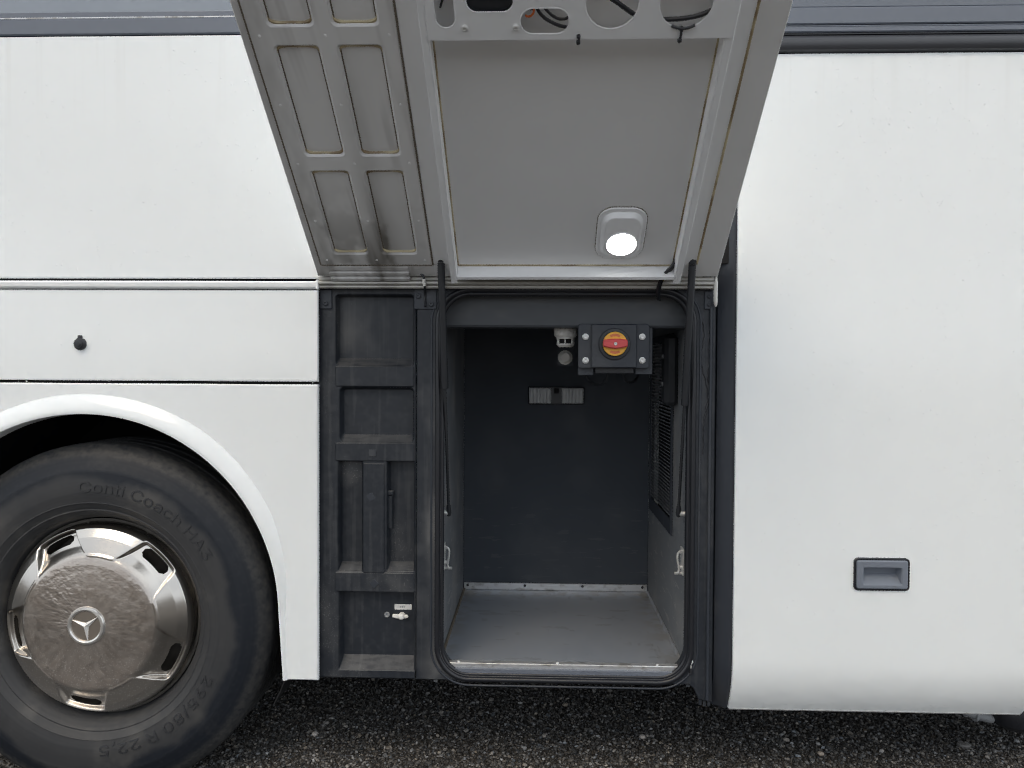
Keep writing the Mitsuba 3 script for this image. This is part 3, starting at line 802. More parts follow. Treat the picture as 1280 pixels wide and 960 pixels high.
# right wall with a hole for the louvre
gy0, gy1, gz0, gz1 = 0.325, 0.815, 0.735, 1.405
RW = frame([wx1, 0, 0], [0, -1, 0], [0, 0, 1], [-1, 0, 0])
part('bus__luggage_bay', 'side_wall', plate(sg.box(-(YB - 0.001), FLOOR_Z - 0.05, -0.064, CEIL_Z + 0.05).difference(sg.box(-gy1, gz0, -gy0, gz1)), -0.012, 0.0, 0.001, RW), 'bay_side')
part('bus__luggage_bay', 'ceiling', box(wx0, wx1, 0.10, YB - 0.001, CEIL_Z, CEIL_Z + 0.012, 0.001), 'bay_lining')
part('bus__luggage_bay', 'floor_sheet', box(wx0 + 0.001, wx1 - 0.001, 0.066, YB - 0.001, FLOOR_Z - 0.012, FLOOR_Z, 0.001), 'floor_metal')
za = xz(650, 829, 0.045)[1]
part('bus__luggage_bay', 'sill_trim', cat(box(hx0 + 0.022, hx1 - 0.022, 0.040, 0.064, za - 0.024, za, 0.002)), 'aluminium')
part('bus__luggage_bay', 'sill_trim', box(hx0 + 0.04, hx1 - 0.04, 0.032, 0.039, za - 0.034, za - 0.013, 0.0025), 'sill_grey')
part('bus__luggage_bay', 'skirting', box(wx0 + 0.003, wx1 - 0.003, YB - 0.010, YB - 0.002, FLOOR_Z + 0.0005, FLOOR_Z + 0.029, 0.0015), 'aluminium', label='aluminium angle along the foot of the back wall')
for u in (584.5, 656, 728, 803):
    x, z = xz(u, 729.5, YB - 0.01); bolt('bus__luggage_bay', x, FLOOR_Z + 0.019, YB - 0.010, 0.0045, 'black_plastic', 0.002, name='rivet')
for x in (-0.235, 0.065, 0.365):
    part('bus__luggage_bay', 'screw', lathe([(0.005, 0), (0.0045, 0.002), (0.002, 0.003), (0, 0.003)], frame([x, 0.052, za], [1, 0, 0], [0, 1, 0], [0, 0, 1]), 14), 'zinc')
part('bus__luggage_bay', 'corner_bead', tube([[wx0 + 0.004, 0.068, FLOOR_Z + 0.003], [wx0 + 0.004, YB - 0.012, FLOOR_Z + 0.003]], 0.005, 6), 'grime')
part('bus__luggage_bay', 'corner_bead', tube([[wx1 - 0.003, 0.068, FLOOR_Z + 0.003], [wx1 - 0.003, YB - 0.012, FLOOR_Z + 0.003]], 0.0045, 6), 'floor_metal')
# header beam behind the top of the opening
hb0 = xz(650, 409, 0.10)[1]
prof = [(0.0905, 1.55), (0.0905, hb0 + 0.045), (0.094, hb0 + 0.006), (0.099, hb0), (0.14, hb0 - 0.002), (0.14, hb0 + 0.03)]
G = np.array([[[x, y, z] for x in (-0.33, 0.50)] for y, z in prof])
part('bus__luggage_bay', 'header', sheet(G, G + [0, 0.004, 0.004]), 'header_grey', smooth=25)

# vent grille in the right wall
labels['bus__vent_grille'] = {'label': 'dark louvred grille in the right wall of the bay'}
part('bus__vent_grille', 'frame', plate(sg.box(-gy1 - 0.004, gz0 - 0.004, -gy0 + 0.004, gz1 + 0.004).difference(sg.box(-gy1 + 0.022, gz0 + 0.045, -gy0 - 0.018, gz1 - 0.02)), 0.0015, 0.0075, 0.002, RW), 'black_trim')
part('bus__vent_grille', 'backing', box(wx1 + 0.030, wx1 + 0.036, gy0 - 0.01, gy1 + 0.01, gz0 - 0.01, gz1 + 0.01, 0.001), 'dark_liner')
s_ = box(-0.009, 0.009, gy0 + 0.016, gy1 - 0.020, -0.0011, 0.0011, 0.0004)
for z in np.arange(gz0 + 0.053, gz1 - 0.025, 0.0125):
    M = np.eye(4); t = math.radians(32)
    M[:3, 0], M[:3, 2], M[:3, 3] = [math.cos(t), 0, -math.sin(t)], [math.sin(t), 0, math.cos(t)], [wx1 + 0.003, 0, z]
    part('bus__vent_grille', 'slat', put(s_, M), 'slat_metal', smooth=False)
part('bus__vent_grille', 'junction_box', box(wx1 - 0.045, wx1 - 0.001, 0.235, 0.315, 1.17, 1.40, 0.012), 'black_plastic')
for z in (1.33, 1.24):
    MM = frame([wx1 - 0.0455, 0.27, z], [0, -1, 0], [0, 0, 1], [-1, 0, 0]); bolt('bus__vent_grille', 0, 0, 0, 0.006, 'grey_plastic', 0.004, MM)

# lamp on the back wall
x0, za_ = xz(660, 505.5, YB - 0.02); x1, zb2 = xz(730.5, 483.5, YB - 0.02)
labels['bus__bay_lamp'] = {'label': 'unlit twin lens lamp high on the back wall of the bay'}
part('bus__bay_lamp', 'housing', box(x0, x1, YB - 0.020, YB - 0.0005, za_, zb2, 0.004), 'black_plastic')
for a, b in ((x0 + 0.004, x0 + 0.41 * (x1 - x0)), (x0 + 0.60 * (x1 - x0), x1 - 0.004)):
    xs = np.linspace(a, b, 49)
    ys = YB - 0.0255 - 0.0022 * np.abs(np.sin((xs - a) / (b - a) * math.pi * 6)) - 0.004 * np.sin((xs - a) / (b - a) * math.pi)
    G = np.array([[[x, y + d, z] for x, y in zip(xs, ys)] for z, d in ((za_ + 0.005, 0.005), (za_ + 0.008, 0.0), (zb2 - 0.008, 0.0), (zb2 - 0.005, 0.005))])
    part('bus__bay_lamp', 'lens', sheet(G, G + [0, 0.004, 0]), 'lens_grey', smooth=25)
part('bus__bay_lamp', 'switch', box(x0 + 0.46 * (x1 - x0), x0 + 0.55 * (x1 - x0), YB - 0.024, YB - 0.0195, za_ + 0.045, zb2 - 0.006, 0.002), 'dark_liner')

# main switch on its bracket
YS = 0.082
labels['bus__main_switch'] = {'label': 'rotary main switch, red handle on a yellow disc, on a black bracket'}
def sq(u0, v0, u1, v1, r, Y):
    return rp(u0, v0, u1, v1, r, Y)
part('bus__main_switch', 'bracket', plate(sq(722.5, 405, 812, 460, 0.008, YS), -YS - 0.006, -YS, 0.0015), 'black_trim')
part('bus__main_switch', 'back_bracket', plate(sq(722.5, 440, 742, 469, 0.002, YS + 0.02), -YS - 0.026, -YS - 0.020, 0.0015), 'black_trim')
part('bus__main_switch', 'back_bracket', plate(sq(794, 408, 816, 468, 0.002, YS + 0.02), -YS - 0.026, -YS - 0.020, 0.0015), 'black_trim')
part('bus__main_switch', 'box', plate(sq(739, 405.5, 796, 459.5, 0.003, YS - 0.006), -YS - 0.05, -YS + 0.013, 0.0025), 'black_trim')
part('bus__main_switch', 'housing', plate(sq(743, 452, 793, 467, 0.004, YS + 0.025), -YS - 0.075, -YS - 0.022, 0.003), 'black_plastic')
for u, v in ((732, 421), (732, 450.5), (803, 421), (803, 450.5)):
    x, z = xz(u, v, YS - 0.004)
    part('bus__main_switch', 'slot', plate(rrect(x - 0.003, z - 0.010, x + 0.003, z + 0.012, 0.003), -YS - 0.001, -YS + 0.0006, 0.0002), 'dark_liner')
    bolt('bus__main_switch', x, z, YS - 0.0006, 0.0078, 'zinc', 0.007)
x, z = xz(768.3, 430, YS - 0.02)
SM = frame([x, YS - 0.013, z], [1, 0, 0], [0, 0, 1], [0, -1, 0])
part('bus__main_switch', 'dial_base', lathe([(0.048, 0), (0.048, 0.004), (0.046, 0.006), (0.038, 0.0065), (0.037, 0.012), (0, 0.012)], SM, 48), 'black_plastic')
part('bus__main_switch', 'dial', lathe([(0.0362, 0.011), (0.0362, 0.019), (0.0345, 0.0205), (0, 0.0206)], SM, 48), 'yellow')
hd = sg.Polygon([(-0.0360, -0.008), (-0.018, -0.0125), (0, -0.0150), (0.018, -0.0125), (0.0360, -0.008), (0.0365, 0.006), (0.034, 0.0125), (0.012, 0.0150), (0, 0.0155), (-0.012, 0.0150), (-0.034, 0.0125), (-0.0365, 0.006)])
part('bus__main_switch', 'handle', put(plate(hd, 0.0204, 0.036, 0.003, np.eye(4)), SM), 'red')
part('bus__main_switch', 'handle_screw', lathe([(0.0048, 0.0355), (0.0048, 0.0372), (0.0026, 0.0374), (0.0022, 0.0362), (0, 0.0362)], SM, 20), 'paper')
for sgn in (1, -1):
    t = np.linspace(math.radians(58), math.radians(122), 12)
    ro, ri = 0.0300, 0.0225
    arc = sg.Polygon(np.vstack([np.c_[ro * np.cos(t), ro * np.sin(t)], np.c_[ri * np.cos(t[::-1]), ri * np.sin(t[::-1])]]) * sgn)
    part('bus__main_switch', 'dial_mark', put(plate(arc, 0.0203, 0.0210, 0.0001, np.eye(4)), SM), 'red_print')

part('bus__main_switch', 'cable', tube(spline([at(u, v, Y) for u, v, Y in ((760, 464, 0.13), (757, 476, 0.16), (746, 481, 0.24), (733, 470, 0.36), (729, 446, 0.46), (728, 420, 0.5), (728, 402, 0.5))], 30), 0.0045, 8), 'black_plastic')
part('bus__main_switch', 'cable', tube(spline([at(u, v, Y) for u, v, Y in ((778, 464, 0.13), (781, 474, 0.17), (792, 477, 0.26), (799, 465, 0.36), (801, 440, 0.46), (801, 402, 0.5))], 30), 0.0045, 8), 'black_plastic')

# white smoke sensor beside it, with a grey plug behind
x, z = xz(707, 407, 0.20)
sr = 0.0385
SN = frame([x, 0.20, z + 0.004], [1, 0, 0], [0, 1, 0], [0, 0, 1])
labels['bus__smoke_sensor'] = {'label': 'white round smoke sensor under the bay header'}
part('bus__smoke_sensor', 'body', cat(lathe([(0, -0.073), (0.021, -0.0725), (0.028, -0.066), (0.0285, -0.062), (0.021, -0.061)], SN, 40), lathe([(0.021, -0.0475), (0.0285, -0.047), (0.029, -0.043), (0.0365, -0.036), (0.0375, -0.004), (0.036, 0), (0, 0)], SN, 40)), 'white_plastic')
part('bus__smoke_sensor', 'chamber', lathe([(0.0235, -0.0615), (0.0235, -0.0465)], SN, 32), 'dark_liner')
for k_ in range(7):
    a = k_ * 2 * math.pi / 7 + 0.15
    part('bus__smoke_sensor', 'strut', box(x + 0.0265 * math.cos(a) - 0.0018, x + 0.0265 * math.cos(a) + 0.0018, 0.20 + 0.0265 * math.sin(a) - 0.0018, 0.20 + 0.0265 * math.sin(a) + 0.0018, z + 0.004 - 0.0625, z + 0.004 - 0.0465, 0.0005), 'white_plastic')
x, z = xz(706.5, 447, 0.5)
KM = frame([x, 0.5, z], [1, 0, 0], [0, 0, 1], [0, -1, 0])
part('bus', 'plug', cat(lathe([(0.026, 0), (0.026, 0.004), (0.024, 0.006), (0.018, 0.006), (0.018, 0.03), (0.016, 0.034), (0, 0.034)], KM, 32)), 'white_plastic')
part('bus', 'plug_bracket', cat(box(x - 0.03, x + 0.03, 0.502, 0.508, z - 0.03, CEIL_Z - 0.001, 0.002)), 'bay_lining')

# latch keepers on both jambs
labels['bus__latch_keeper'] = {'label': 'bright steel latch keeper on the left jamb'}
for u, sgn, nm in ((560.5, 1, 'bus__latch_keeper'), (848.5, -1, 'bus__latch_keeper_001')):
    yk = 0.19 if sgn > 0 else 0.115
    x, z = xz(u, 697 if sgn > 0 else 703, yk)
    dk = yk - 0.072
    xw = (wx0 if sgn > 0 else wx1)
    part(nm, 'plate', box(xw + sgn * 0.0005, xw + sgn * 0.004, 0.072 + dk, 0.112 + dk, z - 0.042, z + 0.042, 0.001), 'zinc')
    part(nm, 'bar', tube(spline([[xw + sgn * 0.004, 0.078 + dk, z + 0.034], [xw + sgn * 0.016, 0.076 + dk, z + 0.030], [xw + sgn * 0.018, 0.076 + dk, z], [xw + sgn * 0.018, 0.076 + dk, z - 0.034]], 16), 0.0035, 8), 'zinc')
    part(nm, 'foot', tube([[xw + sgn * 0.004, 0.082 + dk, z - 0.036], [xw + sgn * 0.028, 0.080 + dk, z - 0.036]], 0.0045, 8), 'zinc')
    for dz in (0.026, -0.022):
        MM = frame([xw + sgn * 0.004, 0.098 + dk, z + dz], [0, -sgn, 0], [0, 0, 1], [sgn, 0, 0]); bolt(nm, 0, 0, 0, 0.006, 'zinc', 0.005, MM)
labels['bus__latch_keeper_001'] = {'label': 'bright steel latch keeper on the right jamb'}

# ------------------------------------------------------------------ the raised luggage flap
labels['bus__luggage_flap'] = {'label': 'luggage flap propped open on gas struts, grey pressed inner side down'}
LF = 'bus__luggage_flap'
fx0, fx1, ftop = -0.645, 0.517, 1.17
part(LF, 'skin', plate(rrect(fx0, -0.004, fx1, ftop, 0.006), -0.042, -0.016, 0.003, FLAP), 'white_paint')
# rim around the edges
rim = sg.box(fx0 + 0.0005, -0.002, fx1 - 0.0005, ftop - 0.001).difference(sg.box(-0.6265, 0.044, 0.4485, ftop - 0.03))
part(LF, 'rim', plate(rim, -0.0155, -0.002, 0.0015, FLAP), 'flap_grey')
pockets = [rrect(a, s0, b, s1, 0.012, 5) for a, b in ((-0.580, -0.479), (-0.441, -0.340)) for s0, s1 in ((0.088, 0.378), (0.423, 0.713), (0.756, 1.046))]
inner = sg.box(-0.6245, 0.0455, -0.3035, ftop - 0.032)
for q in pockets:
    inner = inner.difference(q)
part(LF, 'inner_sheet', plate(inner, -0.0155, 0.0005, 0.002, FLAP), 'flap_grey')
for q in pockets:
    part(LF, 'pocket', tub(q, [(0, -0.001), (0.0025, -0.0035), (0.0045, -0.0075), (0.007, -0.0085)], FLAP), 'flap_grey')
    x0, s0, x1, s1 = q.bounds
    part(LF, 'joint', loop(sg.Polygon(ring_offset(clean(q)[0], 0.0055)), -0.0077, 0.0017, FLAP, 6), 'grime')
    for se, d in ((s0 + 0.0055, 1), (s1 - 0.0055, -1)):
        pts = [(x0 + 0.0045, se + d * 0.016), (x0 + 0.0075, se + d * 0.004), (x0 + 0.016, se), ((x0 + x1) / 2, se - d * 0.0008), (x1 - 0.016, se), (x1 - 0.0075, se + d * 0.004), (x1 - 0.0045, se + d * 0.016)]
        P = np.array([[a, b, -0.0075] for a, b in spline(pts, 26)]) @ FLAP[:3, :3].T + FLAP[:3, 3]
        part(LF, 'sealant', tube(P, np.interp(np.linspace(0, 1, 26), [0, .15, .5, .85, 1], [.0012, .0042, .0034, .0042, .0012]), 6), 'sealant')
for x in (-0.603, -0.460, -0.322):
    for s in (0.066, 0.212, 0.400, 0.566, 0.735, 0.90):
        part(LF, 'rivet', put(lathe([(0.0035, 0), (0.003, 0.0012), (0, 0.0016)], np.eye(4), 10), FLAP @ frame([x, s, 0.0005], [1, 0, 0], [0, 1, 0], [0, 0, 1])), 'panel_grey')
# grime lines where sheets meet
for (a, b) in (((-0.6255, 0.046), (-0.6255, 1.13)), ((-0.3015, 0.046), (-0.3015, 1.13)), ((-0.624, 0.0447), (-0.304, 0.0447))):
    P = np.array([[*a, -0.001], [*b, -0.001]]) @ FLAP[:3, :3].T + FLAP[:3, 3]
    part(LF, 'joint', tube(P, 0.0022, 6), 'grime')
# central and right sheets
part(LF, 'inner_panel', plate(sg.box(-0.2295, 0.0455, 0.3845, ftop - 0.032), -0.0155, 0.0, 0.001, FLAP), 'panel_grey', label='smooth grey centre panel between the rails')
part(LF, 'side_strip', plate(sg.box(-0.2995, 0.046, -0.2305, ftop - 0.032), -0.0155, -0.001, 0.001, FLAP), 'panel_grey')
part(LF, 'side_strip', plate(sg.box(0.3855, 0.046, 0.4465, ftop - 0.032), -0.0155, -0.001, 0.001, FLAP), 'panel_grey')
P = np.array([[0.4475, 0.05, -0.002], [0.4475, 0.3, -0.002], [0.4475, 1.13, -0.002]]) @ FLAP[:3, :3].T + FLAP[:3, 3]
part(LF, 'joint', tube(P, 0.0036, 6), 'sealant', label='brown sealed joint down the right strip')
# rails: folded sheet, wall and lip
HR = 0.045
def rail(x0, x1, s0, s1, lipdir):
    return box(x0, x1, s0, s1, -0.0005, HR, 0.0012, FLAP)
part(LF, 'frame_rail', cat(box(-0.2335, -0.2305, 0.018, ftop - 0.05, 0.0005, HR, 0.001, FLAP), box(-0.2475, -0.2337, 0.018, ftop - 0.05, HR - 0.0035, HR, 0.001, FLAP)), 'frame_grey', smooth=False)
part(LF, 'frame_rail', cat(box(0.3815, 0.3845, 0.018, ftop - 0.05, 0.0005, HR, 0.001, FLAP), box(0.3847, 0.4005, 0.018, ftop - 0.05, HR - 0.0035, HR, 0.001, FLAP)), 'frame_grey', smooth=False)
part(LF, 'frame_rail', cat(box(-0.2300, 0.3812, 0.040, 0.0435, 0.0005, HR - 0.001, 0.001, FLAP), box(-0.2300, 0.3812, 0.031, 0.0398, HR - 0.0045, HR - 0.001, 0.001, FLAP)), 'frame_grey', smooth=False)
# sealant lines round the centre panel
for a, b in (((-0.2285, 0.047), (-0.2285, 0.74)), ((0.3795, 0.047), (0.3795, 0.74)), ((-0.228, 0.0465), (0.379, 0.0465))):
    P = np.array([[*a, 0.001], [*b, 0.001]]) @ FLAP[:3, :3].T + FLAP[:3, 3]
    part(LF, 'sealant', tube(P, 0.0020, 6), 'sealant')
# ridged foot left of the rails
for s0, s1, h in ((0.024, 0.040, 0.002), (0.006, 0.021, 0.006), (-0.012, 0.003, 0.010)):
    part(LF, 'foot_ridge', box(-0.606, -0.373, s0, s1, -0.0018, h, 0.003, FLAP), 'flap_grey')
# perforated bracket panel across the top of the rails
holes = [rrect(-0.213, 0.776, -0.172, 0.95, 0.02, 8), rrect(-0.148, 0.808, -0.053, 0.88, 0.022, 8), rrect(-0.040, 0.761, 0.060, 0.815, 0.0265, 8),
         sg.Point(0.1445, 0.824).buffer(0.0535, 16), sg.Point(0.2915, 0.824).buffer(0.0535, 16)]
bp = sg.box(-0.2305, 0.748, 0.3985, 1.10)
for q in holes:
    bp = bp.difference(q)
part(LF, 'bracket_panel', cat(plate(bp, HR + 0.0008, HR + 0.0034, 0.0008, FLAP), box(-0.2298, 0.3805, 0.748, 0.7508, HR - 0.020, HR + 0.0006, 0.001, FLAP)), 'frame_grey', label='perforated grey bracket panel with slots and round holes')
for q in holes:
    P = clean(q)[0]
    part(LF, 'hole_edge', put(tube(np.c_[np.vstack([P, P[:1]]), np.full(len(P) + 1, HR + 0.0030)], 0.0013, 6, caps=False), FLAP), 'frame_grey')
for x in (-0.154, -0.049):
    part(LF, 'bolt', put(lathe([(0.0075, 0), (0.0075, 0.0015), (0.006, 0.005), (0.0035, 0.0062), (0.003, 0.004), (0, 0.004)], np.eye(4), 20), FLAP @ frame([x, 0.776, HR + 0.0034], [1, 0, 0], [0, 1, 0], [0, 0, 1])), 'zinc')


def flap_tube(pts, r, n=24, sides=8):
    return tube(spline(np.asarray(pts) @ FLAP[:3, :3].T + FLAP[:3, 3], n), r, sides)


part(LF, 'control_unit', box(-0.165, -0.045, 0.795, 0.93, 0.004, 0.036, 0.006, FLAP), 'black_plastic')
for x in (-0.135, -0.098, -0.075):
    part(LF, 'terminal', put(lathe([(0.007, 0), (0.007, 0.004), (0.003, 0.005), (0.002, 0.003), (0, 0.003)], np.eye(4), 16), FLAP @ frame([x, 0.838, 0.036], [1, 0, 0], [0, 1, 0], [0, 0, 1])), 'zinc')
part(LF, 'connector', box(-0.034, -0.008, 0.800, 0.86, 0.004, 0.032, 0.004, FLAP), 'black_plastic')
t = np.linspace(-2.2, 1.3, 20)
part(LF, 'connector_ring', put(tube(np.c_[-0.023 + 0.011 * np.cos(t), 0.805 + 0.014 * np.sin(t), np.full(20, 0.035)], 0.0022, 8), FLAP), 'orange', label='orange ring of a connector seen through a slot')
part(LF, 'cable', flap_tube([(-0.01, 0.82, 0.02), (0.010, 0.785, 0.030), (0.03, 0.775, 0.034), (0.058, 0.765, 0.030), (0.09, 0.78, 0.03)], 0.0035), 'black_rubber')
part(LF, 'cable', flap_tube([(0.0, 0.83, 0.015), (0.028, 0.785, 0.024), (0.046, 0.782, 0.03), (0.07, 0.80, 0.02)], 0.003), 'black_rubber')
part(LF, 'cable', flap_tube([(0.09, 0.862, 0.02), (0.125, 0.838, 0.034), (0.165, 0.812, 0.036), (0.20, 0.787, 0.03), (0.26, 0.775, 0.022), (0.30, 0.782, 0.03), (0.36, 0.80, 0.02)], 0.0048), 'black_rubber')
part(LF, 'cable', flap_tube([(0.22, 0.87, 0.012), (0.27, 0.848, 0.016), (0.31, 0.842, 0.018), (0.36, 0.838, 0.016)], 0.0028), 'grey_plastic')
part(LF, 'cable', flap_tube([(-0.205, 0.80, 0.012), (-0.190, 0.835, 0.02), (-0.175, 0.86, 0.024), (-0.16, 0.88, 0.02)], 0.0025), 'black_rubber')
part(LF, 'fitting', box(-0.204, -0.178, 0.828, 0.838, 0.012, 0.026, 0.003, FLAP), 'zinc')
for x, s0, s1 in ((0.080, 0.739, 0.757), (0.2885, 0.741, 0.772)):
    part(LF, 'cable_tie', cat(flap_tube([(x, s1 + 0.004, HR + 0.0055), (x + 0.0008, (s0 + s1) / 2, HR + 0.0075), (x - 0.0006, s0, HR + 0.006)], 0.0026, 10), box(x - 0.0042, x + 0.0042, s0 + 0.002, s0 + 0.009, HR + 0.0036, HR + 0.0105, 0.001, FLAP), box(x - 0.004, x + 0.0038, s1 - 0.004, s1 + 0.002, HR + 0.0036, HR + 0.0095, 0.001, FLAP)), 'black_plastic')
part(LF, 'cable_tie', cat(flap_tube([(0.268, 0.777, HR + 0.005), (0.29, 0.772, HR + 0.007), (0.315, 0.778, HR + 0.005)], 0.003, 12)), 'black_plastic')
# lamp
part(LF, 'lamp_gasket', plate(rrect(0.1575, 0.076, 0.2885, 0.2595, 0.042, 9), 0.0002, 0.0055, 0.0022, FLAP), 'frame_grey')
part(LF, 'joint', loop(rrect(0.1570, 0.0755, 0.2890, 0.2600, 0.042, 9), 0.0012, 0.0013, FLAP, 6), 'grime')
part(LF, 'lamp_housing', tub(rrect(0.1685, 0.087, 0.2785, 0.246, 0.034, 9), [(0, 0.005), (0.0012, 0.007), (0.0065, 0.0178), (0.008, 0.0195), (0.011, 0.0202)], FLAP), 'frame_grey', label='grey raised lamp housing on the flap')
LC = FLAP @ frame([0.2255, 0.1455, 0.0202], [1, 0, 0], [0, 1, 0], [0, 0, 1])
part(LF, 'lamp_ring', lathe([(0.0435, -0.001), (0.0435, 0.0012), (0.0425, 0.002), (0.0405, 0.002), (0.0405, 0.0005)], LC, 48), 'frame_grey')
k = part(LF, 'lamp_lens', lathe([(0.0405, 0.0004), (0.039, 0.0030), (0.030, 0.0050), (0.015, 0.0060), (0, 0.0063)], LC, 48), 'white_plastic', label='round white lamp lens, lit')
scene[k]['emitter'] = {'type': 'area', 'radiance': {'type': 'rgb', 'value': [1.5, 1.5, 1.45]}}
# lamp cable down to the frame
pts = [at(u, v, Y) for u, v, Y in ((843, 322, -0.075), (841, 331, -0.085), (833, 340, -0.075), (825, 352, -0.045), (822, 366, -0.01), (823, 374, 0.02))]
part('bus', 'cable', tube(spline(pts, 24), 0.0048, 8), 'black_rubber')
part('bus', 'cable', tube(spline([p + [0.006, 0.01, -0.002] for p in pts], 24), 0.0035, 8), 'black_rubber')

# ------------------------------------------------------------------ gas struts
for idx, ((ua, va, Ya), (ub, vb, Yb), cut, sgn) in enumerate((((551, 318, -0.065), (561, 641, 0.095), 0.50, 1), ((866, 321, -0.065), (848, 642, 0.095), 0.56, -1))):
    nm = 'bus__gas_strut' + ('_001' if idx else '')
    a, b = at(ua, va, Ya), at(ub, vb, Yb)
    labels[nm] = {'label': ('left' if idx == 0 else 'right') + ' black gas strut holding up the flap'}
    mid = a + (b - a) * cut
    part(nm, 'cylinder', tube([a + (b - a) * t for t in (0.03, 0.031, 0.5 * cut, cut - 0.002, cut)], [0.009, 0.0105, 0.0105, 0.0105, 0.0085], 20), 'black_plastic', smooth=40)
    part(nm, 'rod', tube([mid, mid + (b - mid) * 0.5, b], 0.0045, 14), 'black_plastic', smooth=40)
    part(nm, 'end_fitting', cat(tube([a + (b - a) * t for t in (-0.012, -0.006, 0.0, 0.02, 0.028)], [0.006, 0.0115, 0.0125, 0.0118, 0.0105], 16)), 'black_plastic', smooth=40)
    part(nm, 'end_fitting', tube([b + (a - b) * 0.03, b, b + (b - a) * 0.012], [0.0065, 0.008, 0.006], 14), 'black_plastic', smooth=40)
    part(nm, 'ball_stud', tube([a, a + np.array([sgn * 0.012, -0.002, 0.0]), a + np.array([sgn * 0.017, -0.003, 0.0])], [0.0045, 0.0045, 0.007], 12), 'zinc')
    part(nm, 'bracket', tube([a + np.array([sgn * 0.013, 0.004, 0.035]), a + np.array([sgn * 0.0135, 0.002, 0.0]), a + np.array([sgn * 0.014, 0.012, -0.01])], [0.003, 0.0045, 0.004], 8), 'frame_grey')
    part(nm, 'lower_stud', tube([b, b + np.array([-sgn * 0.014, 0, 0]), b + np.array([-sgn * 0.022, 0, 0])], [0.0075, 0.0075, 0.009], 14), 'zinc')

# ------------------------------------------------------------------ the wheel
WM = frame([WX, WY, WZ], [1, 0, 0], [0, 0, 1], [0, -1, 0])
labels['bus__wheel'] = {'label': 'bus wheel with a worn tyre and a bright domed steel cover'}
tp = [(0.288, -0.22), (0.330, -0.262), (0.455, -0.262), (0.505, -0.245), (0.521, -0.225), (0.5225, -0.205)]
for g in (-0.125, -0.07, -0.015):
    tp += [(0.5225, g - 0.006), (0.510, g - 0.005), (0.510, g + 0.005), (0.5225, g + 0.006)]
tp += [(0.5225, 0.034), (0.518, 0.050), (0.505, 0.064), (0.492, 0.074), (0.488, 0.0745), (0.484, 0.0785), (0.462, 0.0885), (0.458, 0.0905), (0.452, 0.0915), (0.449, 0.0910), (0.430, 0.0945), (0.400, 0.0950), (0.385, 0.0935),
       (0.366, 0.0890), (0.362, 0.0900), (0.358, 0.0870), (0.340, 0.0770), (0.336, 0.0775), (0.332, 0.0740), (0.318, 0.060), (0.310, 0.045), (0.305, 0.026), (0.300, 0.006), (0.296, -0.01)]
tp = [((r if r < 0.43 else 0.43 + (r - 0.43) * 1.24) + 0.006 * min(1, max(0, (0.42 - r) / 0.10)), h) for r, h in tp]
part('bus__wheel', 'tyre', lathe(tp, WM, 180), 'tyre_rubber', smooth=35, label='worn black rubber tyre with raised lettering')
side_r = np.array([p[0] for p in tp[18:]])[::-1]; side_h = np.array([p[1] for p in tp[18:]])[::-1]


def tyre_text(text, r0, height, start, sweep, up=1):
    """Raised lettering round the sidewall, tops outward, read clockwise."""
    m = meshkit.text_mesh(text, height, 0.0032)
    m = m.subdivide_to_size(0.006)
    v = np.array(m.vertices)
    x0, x1 = v[:, 0].min(), v[:, 0].max()
    a = math.radians(start) - (v[:, 0] - x0) / (x1 - x0) * math.radians(sweep)
    r = r0 - height / 2 + v[:, 1]
    h = np.interp(r, side_r, side_h) - 0.0006 + v[:, 2]
    w = np.c_[r * np.cos(a), r * np.sin(a), h]
    m.merge_vertices() if False else None
    lab = trimesh.graph.connected_component_labels(trimesh.Trimesh(v.round(6), m.faces, process=True).face_adjacency, node_count=len(m.faces))
    spans = []
    for c in np.unique(lab):
        fs = m.faces[lab == c]
        x = v[fs.ravel(), 0]
        spans.append([x.min(), x.max(), fs])
    spans.sort(key=lambda q: q[0])
    out = []
    for q in spans:
        if out and q[0] < out[-1][1] - 0.0005:
            out[-1] = [out[-1][0], max(out[-1][1], q[1]), np.vstack([out[-1][2], q[2]])]
        else:
            out.append(q)
    res = []
    for _, _, fs in out:
        t = tri(w, fs); t.remove_unreferenced_vertices()
        res.append(put(t, WM))
    return res



for args in (('Conti Coach HA3', 0.415, 0.032, 95, 66), ('295/80 R 22,5', 0.396, 0.031, -24, 63)):
    for m in tyre_text(*args):
        part('bus__wheel', 'letter', m, 'letter_rubber', smooth=False)
part('bus__wheel', 'rim', lathe([(r * 1.0, h) for r, h in [(0.288, -0.15), (0.292, -0.012), (0.298, 0.010), (0.3055, 0.018), (0.3070, 0.024), (0.3035, 0.0265), (0.2985, 0.024), (0.295, 0.014), (0.285, 0.000), (0.270, -0.05), (0.10, -0.06), (0, -0.06)]], WM, 128), 'rim_steel')


